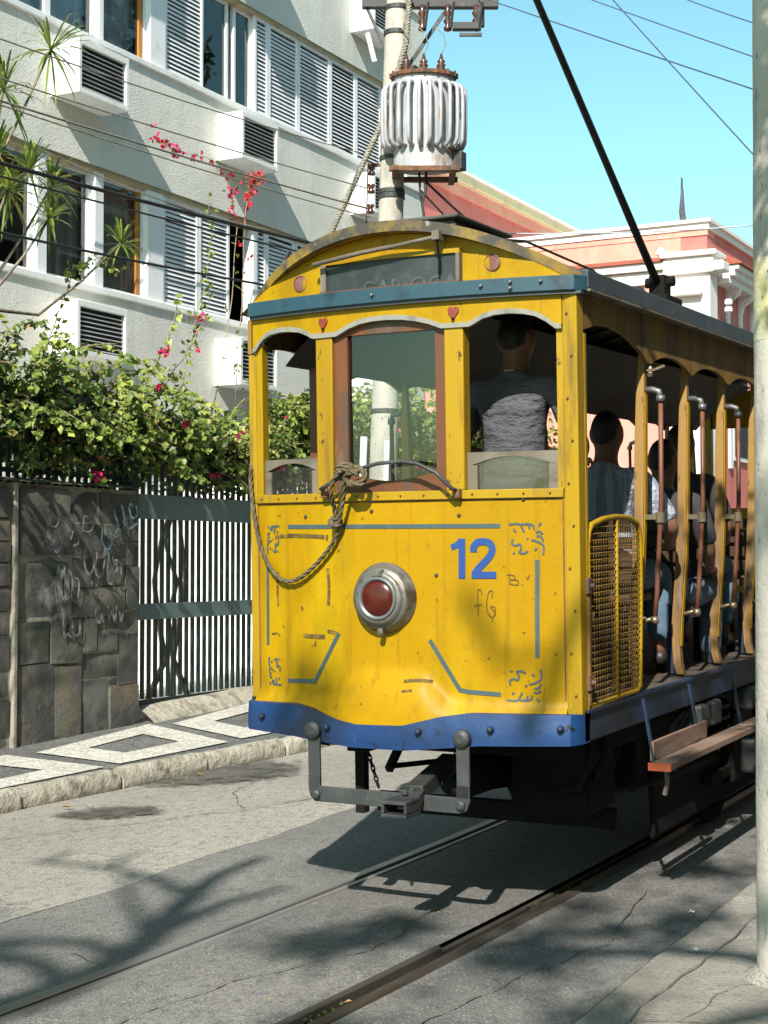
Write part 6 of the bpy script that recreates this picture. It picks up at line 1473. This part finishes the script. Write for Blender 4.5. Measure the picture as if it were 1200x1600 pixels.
# ------------------------------------------------------------------ people on the tram
def skin_mesh(name, verts, edges, radii, mat_, parent, root=0, sub=2):
    me = bpy.data.meshes.new(name); me.from_pydata(verts, edges, []); me.update(); me.materials.append(mat_)
    o = link(name, me, parent)
    md = o.modifiers.new('skin', 'SKIN'); md.use_smooth_shade = True
    sv = me.skin_vertices[0].data
    for i, r in enumerate(radii): sv[i].radius = (r, r) if not isinstance(r, tuple) else r; sv[i].use_root = (i == root)
    sb = o.modifiers.new('subdivision', 'SUBSURF'); sb.levels = sub; sb.render_levels = sub
    return o
class Rig:
    def __init__(self): self.v = []; self.e = []; self.r = []
    def p(self, co, r, par=None):
        self.v.append(tuple(co)); self.r.append(r); i = len(self.v) - 1
        if par is not None: self.e.append((par, i))
        return i
    def chain(self, pts, par=None):
        for co, r in pts: par = self.p(co, r, par)
        return par
def person(label, loc, pose, shirt, trousers, hands):
    """figure facing +y (away from the tram front); pose 'stand' or 'sit'; body one skin, clothes and hair as children"""
    t = thing('person', label, 'person', loc, (0, 0, 0))
    hip = .93 if pose == 'stand' else .10; sh = hip + .49
    ax, kx = .19, .10
    B = Rig()
    pel = B.p((0, 0, hip), (.145, .10)); ab = B.p((0, -.01, hip + .18), (.125, .095), pel); ch_ = B.p((0, -.015, hip + .36), (.15, .105), ab); nb = B.p((0, -.01, sh + .045), (.088, .07), ch_)
    nk = B.p((0, .005, sh + .10), .061, nb); h1 = B.p((0, .02, sh + .165), (.066, .078), nk); h2 = B.p((0, .022, sh + .225), (.072, .092), h1); h3 = B.p((0, .012, sh + .285), (.070, .085), h2); B.p((0, .01, sh + .32), (.04, .05), h3)
    B.p((0, .135, sh + .205), .012, h2)
    for s in (-1, 1): B.p((s * .090, .005, sh + .205), (.012, .026), h2)
    S = Rig(); qb = S.p((0, 0, hip - .07), (.172, .128)); q0 = S.p((0, 0, hip + .0), (.172, .126), qb); q1 = S.p((0, -.01, hip + .18), (.155, .115), q0); q2 = S.p((0, -.015, hip + .36), (.165, .12), q1); q3 = S.p((0, -.01, sh + .04), (.105, .08), q2); S.p((0, 0, sh + .085), .070, q3)
    Tr = Rig(); t0 = Tr.p((0, 0, hip + .02), (.165, .118))
    for s in (-1, 1):
        elb, wr, hd = hands(s, sh, hip)
        shd = Vector((s * ax, -.01, sh)); elb, wr, hd = Vector(elb), Vector(wr), Vector(hd)
        a = B.p(shd, .062, ch_); a = B.p(shd.lerp(elb, .5), .048, a); a = B.p(elb, .042, a); a = B.p(elb.lerp(wr, .4), .038, a); a = B.p(wr, .027, a)
        d = (hd - wr).normalized(); pm = B.p(wr + d * .05, (.036, .02), a); pe = B.p(wr + d * .085, (.038, .018), pm)
        side = d.cross(Vector((0, 0, 1))); side = side.normalized() if side.length > .1 else Vector((0, 1, 0)); n_ = side.cross(d)
        for k, l in enumerate((.065, .078, .074, .058)):
            b0 = wr + d * .09 + side * (-.03 + .02 * k); f1 = B.p(b0 + d * l * .5 - n_ * .006, .0085, pe); B.p(b0 + d * l * .85 - n_ * .03, .0075, f1)
        th_ = B.p(wr + d * .045 + side * -.045 - n_ * .012, .010, pm); B.p(wr + d * .08 + side * -.06 - n_ * .025, .0085, th_)
        c = S.p(shd, .078, q2); c = S.p(shd.lerp(elb, .45), .068, c); S.p(shd.lerp(elb, .95 if pose == 'sit' else .8), .062, c)
        hp = Vector((s * kx, 0, hip - .03))
        if pose == 'stand': kn, an, to = Vector((s * .11, .03, .49)), Vector((s * .11, -.02, .085)), Vector((s * .13, .13, .04))
        else: kn, an, to = Vector((s * .14, .44, hip + .0)), Vector((s * .14, .42, hip - .42)), Vector((s * .15, .56, hip - .47))
        a = B.p(hp, .085, pel); a = B.p(hp.lerp(kn, .5), .07, a); a = B.p(kn, .055, a); a = B.p(kn.lerp(an, .35), .052, a); a = B.p(an, .038, a); B.p(to, .032, a)
        c = Tr.p(hp, .102, t0); c = Tr.p(hp.lerp(kn, .5), .088, c); c = Tr.p(kn, .074, c); c = Tr.p(kn.lerp(an, .4), .070, c); Tr.p(an + Vector((0, 0, .03)), .064, c)
        Sh = Rig(); z0 = Sh.p(an + Vector((0, -.04, -.035)), .046); z1 = Sh.p(an.lerp(to, .5) + Vector((0, 0, -.02)), (.05, .04), z0); Sh.p(to, (.045, .03), z1); skin_mesh('shoe', Sh.v, Sh.e, Sh.r, M['shoe'], t, 0, 1)
    skin_mesh('body', B.v, B.e, B.r, M['skin'], t, pel)
    skin_mesh('shirt', S.v, S.e, S.r, M[shirt], t, q0); skin_mesh('trousers', Tr.v, Tr.e, Tr.r, M[trousers], t, t0)
    mb = MB(); n = 20
    def hf(i, j):
        a = 2 * pi * i / n; b_ = -sin(a)
        f = radians(84 + 44 * b_ ** .8 if b_ > 0 else 84 - 24 * -b_) * j / 10; q = 1 + .025 * noise.noise(Vector((cos(a) * 4, sin(a) * 4, f * 4)))
        return (.080 * q * sin(f) * cos(a), .010 + .104 * q * sin(f) * sin(a), sh + .232 + .112 * q * cos(f))
    mb.grid(n, 10, hf); mb.build('hair', M['hair'], t, smooth=True, fix=False)
    return t
def Tp(x, y, z): return Tm @ Vector((x, y, z))
drv = person('person standing at the right front window, dark hair and grey shirt, back turned', Tp(.40, .34, .985), 'stand', 'shirt_grey', 'trousers_dark',
       lambda s, sh, hip: ((s * .30, .06, sh - .27), (s * .22, .26, sh - .33), (s * .20, .36, sh - .32)))
drv.scale = (1.02, 1.02, 1.02)
MB().box(-.022, .022, -.075, -.068, 1.47, 1.49).build('collar_label', M['label_white'], drv)
m2 = person('person seated on the first bench in a pale striped shirt, seen from behind', Tp(.50, 1.30, 1.44), 'sit', 'shirt_striped', 'denim',
       lambda s, sh, hip: ((s * .34, .03, sh - .26), (s * .26, .24, sh - .36), (s * .20, .34, sh - .35)))
m3 = person('person in dark clothes seated two benches behind the striped shirt', Tp(.46, 2.68, 1.44), 'sit', 'shirt_dark', 'denim',
       lambda s, sh, hip: ((s * .27, .03, sh - .27), (s * .2, .24, sh - .36), (s * .16, .34, sh - .35)))
m4 = person('person in black seated by the second bench post, legs in faded jeans', Tp(.58, 1.98, 1.32), 'sit', 'shirt_dark', 'denim',
       lambda s, sh, hip: ((s * .25, .03, sh - .27), (s * .2, .22, sh - .38), (s * .18, .32, sh - .38)))

# ------------------------------------------------------------------ trees outside the picture whose shade falls in it
US = -SUN_TRAVEL / -SUN_TRAVEL.z
def lift(gx, gy, h): return tuple(Vector((gx, gy, road_z(gy))) + US * h)      # the place whose shadow falls on that spot of the road
foliage_tree('street_tree', 'wide leafy street tree on the right pavement, its shade dappling road and tram', (1.6, .6, road_z(.6)),
    [([(1.6, .6, 0), (1.5, .55, 2.0), (1.2, .5, 3.6)], .26, .2), ([(1.2, .5, 3.6), (.4, 1.8, 4.9), (-.5, 3.2, 5.9), (-1.0, 4.0, 6.6)], .15, .05), ([(1.2, .5, 3.6), (1.3, -1.2, 6.0), (1.2, -3.4, 8.2), (1.2, -5.4, 9.3)], .14, .05), ([(1.3, -1.2, 6.0), (.6, -2.6, 7.8), (0, -4.4, 9.2)], .08, .03), ([lift(-2.95, 6.35 + .9, 10.4), lift(-2.9, 6.35 + 1.4, 10.6), lift(-2.75, 6.35 + 2.0, 10.9), lift(-2.5, 6.35 + 2.7, 11.2)], .05, .03), ([lift(-3.4, 8.0, 10.8), lift(-3.2, 7.7, 10.7), lift(-2.9, 7.7, 10.6)], .035, .02)],
    [((-.9, 3.4, 6.2), 1.15, 450), ((-.2, 4.2, 6.6), 1.2, 450), ((-.75, 3.9, 5.2), .8, 250), ((.3, 3.0, 6.6), 1.2, 300), ((-.7, 4.6, 5.6), .9, 250)] + [(lift(x, y, h), r_, n) for x, y, h, r_, n in ((-2.5, 6.5, 10, .55, 180), (-2.45, 5.9, 10.5, .5, 140), (-2.2, 6.9, 9.5, .4, 110), (-3.3, 5.7, 10, .5, 110), (-3.4, 6.5, 10, .4, 60), (-2.3, 7.9, 9, .45, 90), (-2.0, 5.2, 10, .5, 110), (-2.9, 5.0, 10, .5, 100))], 31, leaf_l=.13)
foliage_tree('street_tree', 'sparse street tree with bare forked limbs whose shadow lies on the left lane', (-.2, -7.2, road_z(-7.2)),
    [([(-.2, -7.2, -.4), (-.3, -7.2, 3.5), tuple(lift(-4.15, 4.2, 8.6))], .2, .13), ([lift(-4.15, 4.2, 8.6), lift(-4.05, 4.75, 8.8), lift(-4.05, 5.1, 9.0), lift(-4.17, 5.61, 9.2), lift(-4.43, 6.26, 9.4), lift(-4.60, 6.78, 9.7), lift(-4.64, 7.28, 10.0)], .14, .045),
     ([lift(-4.45, 6.35, 9.4), lift(-4.85, 6.60, 9.7), lift(-5.19, 6.71, 9.9), lift(-5.75, 6.69, 10.2)], .055, .02), ([lift(-4.22, 5.8, 9.2), lift(-4.25, 6.3, 9.5), lift(-4.15, 6.75, 9.8)], .065, .025), ([lift(-4.04, 4.9, 8.9), lift(-4.37, 5.13, 9.2), lift(-4.75, 5.08, 9.5)], .075, .035),
     ([lift(-4.08, 5.32, 9.1), lift(-4.39, 5.49, 9.4), lift(-4.75, 5.3, 9.7)], .055, .025), ([lift(-4.17, 5.61, 9.2), lift(-4.76, 6.25, 9.7), lift(-5.27, 6.85, 10.2)], .04, .018), ([lift(-5.19, 6.71, 9.9), lift(-5.34, 6.95, 10.0), lift(-5.31, 7.15, 10.1)], .03, .018), ([lift(-5.62, 6.7, 10.1), lift(-5.71, 6.88, 10.2), lift(-5.70, 7.0, 10.2)], .025, .015)],
    [(lift(-4.9, 5.15, 11.7), .35, 40), (lift(-4.1, 7.4, 11.7), .3, 30), (lift(-5.2, 5.5, 12.2), .3, 30)], 33, leaf_l=.09, wob=.012)
foliage_tree('street_tree', 'tall leafy tree far up the right pavement, mirrored in the upper windows', (1.2, 31, road_z(31)),
    [([(1.2, 31, .3), (1.2, 31, 5), (1.0, 31.2, 9.5)], .34, .2), ([(1.0, 31.2, 9.5), (2.2, 32, 12.5)], .14, .05), ([(1.0, 31.2, 9.5), (-.4, 30.2, 12)], .14, .05), ([(1.0, 31.2, 9.5), (.6, 33, 13)], .14, .05)],
    [((2.2, 32, 13), 2.0, 700), ((-.4, 30.2, 12.2), 1.9, 650), ((.6, 33.4, 13.6), 2.0, 650), ((1.2, 31, 15.2), 1.8, 550), ((.8, 29, 13.4), 1.7, 500)], 32, leaf_l=.28)
# litter on the right pavement
for x, y, a, s, lb in ((-1.93, 6.30, .3, 1.0, 'small white scrap of paper at the edge of the right pavement'), (-2.17, 7.05, 1.1, .7, 'tiny white paper scrap on the asphalt beside the right pavement')):
    mb = MB(); mb.grid(4, 3, lambda i, j: ((i / 4 - .5) * .05 * s, (j / 3 - .5) * .022 * s, .004 + .006 * sin(i * 1.7) * cos(j)))
    o = mb.build('paper_scrap', M['paper'], fix=False); o.location = (x, y, road_z(y) + (.052 if x > -2.05 else .012)); o.rotation_euler = (0, 0, a); tag(o, lb, 'litter')
for x, y, lb in ((-6.55, 9.35, 'dry yellow leaf in the gutter beside the tar patch'), (-6.6, 7.95, 'dry leaf lying on the light asphalt near the kerb'), (-6.0, 6.6, 'brown leaf alone on the sunny asphalt')):
    mb = MB(); leaf(mb, Vector((0, 0, .012)), Vector((1, .4, .12)), Vector((0, 0, 1)), .09, .035); o = mb.build('fallen_leaf', M['dry_leaf'], fix=False); o.location = (x, y, road_z(y) + .008); tag(o, lb, 'leaf', 'fallen leaves')

# ------------------------------------------------------------------ unseen houses added across the street to cut sky light and mirror in windows
def unseen_house(label, x0, x1, y0, y1, h, m_, roof):
    t = thing('house', label, 'house', (x0, (y0 + y1) / 2, road_z(y0)), group='unseen houses across the street')
    hb(t, x0, x1, y0, y1, -.5, h, 'wall', m_); hb(t, x0 - .25, x1, y0 - .02, y1 + .02, h, h + .25, 'cornice', 'house_white'); hb(t, x0 + .3, x1, y0 + .3, y1 - .3, h + .25, h + .9, 'roof', roof)
    n = int((y1 - y0) / 2.4)
    for fl in range(int(h // 3.1)):
        for k in range(n):
            yc = y0 + (k + .5) * (y1 - y0) / n; zb = 1.3 + fl * 3.1 + road_z(y0)
            w = hb(t, x0 - .05, x0 - .001, yc - .6, yc + .6, zb, zb + 1.6, 'window', 'house_white'); hb(t, x0 - .06, x0 - .051, yc - .5, yc + .5, zb + .1, zb + 1.5, 'pane', 'void').parent = w
unseen_house('unseen grey four-storey house added across the street, behind the camera', 3.2, 11, -17, -3.2, 12.0, 'house_grey', 'roof_red')
unseen_house('unseen dark grey house added across the street, beside the camera', 3.2, 11, -3, 9.6, 11.6, 'house_grey', 'roof_red')
unseen_house('unseen tall pink house added across the street, opposite the flats', 3.4, 11, 9.8, 22, 12.0, 'pink', 'roof_red')
unseen_house('last unseen grey house added at the far end across the street', 3.2, 11, 22.2, 38, 11.0, 'house_grey', 'roof_red')
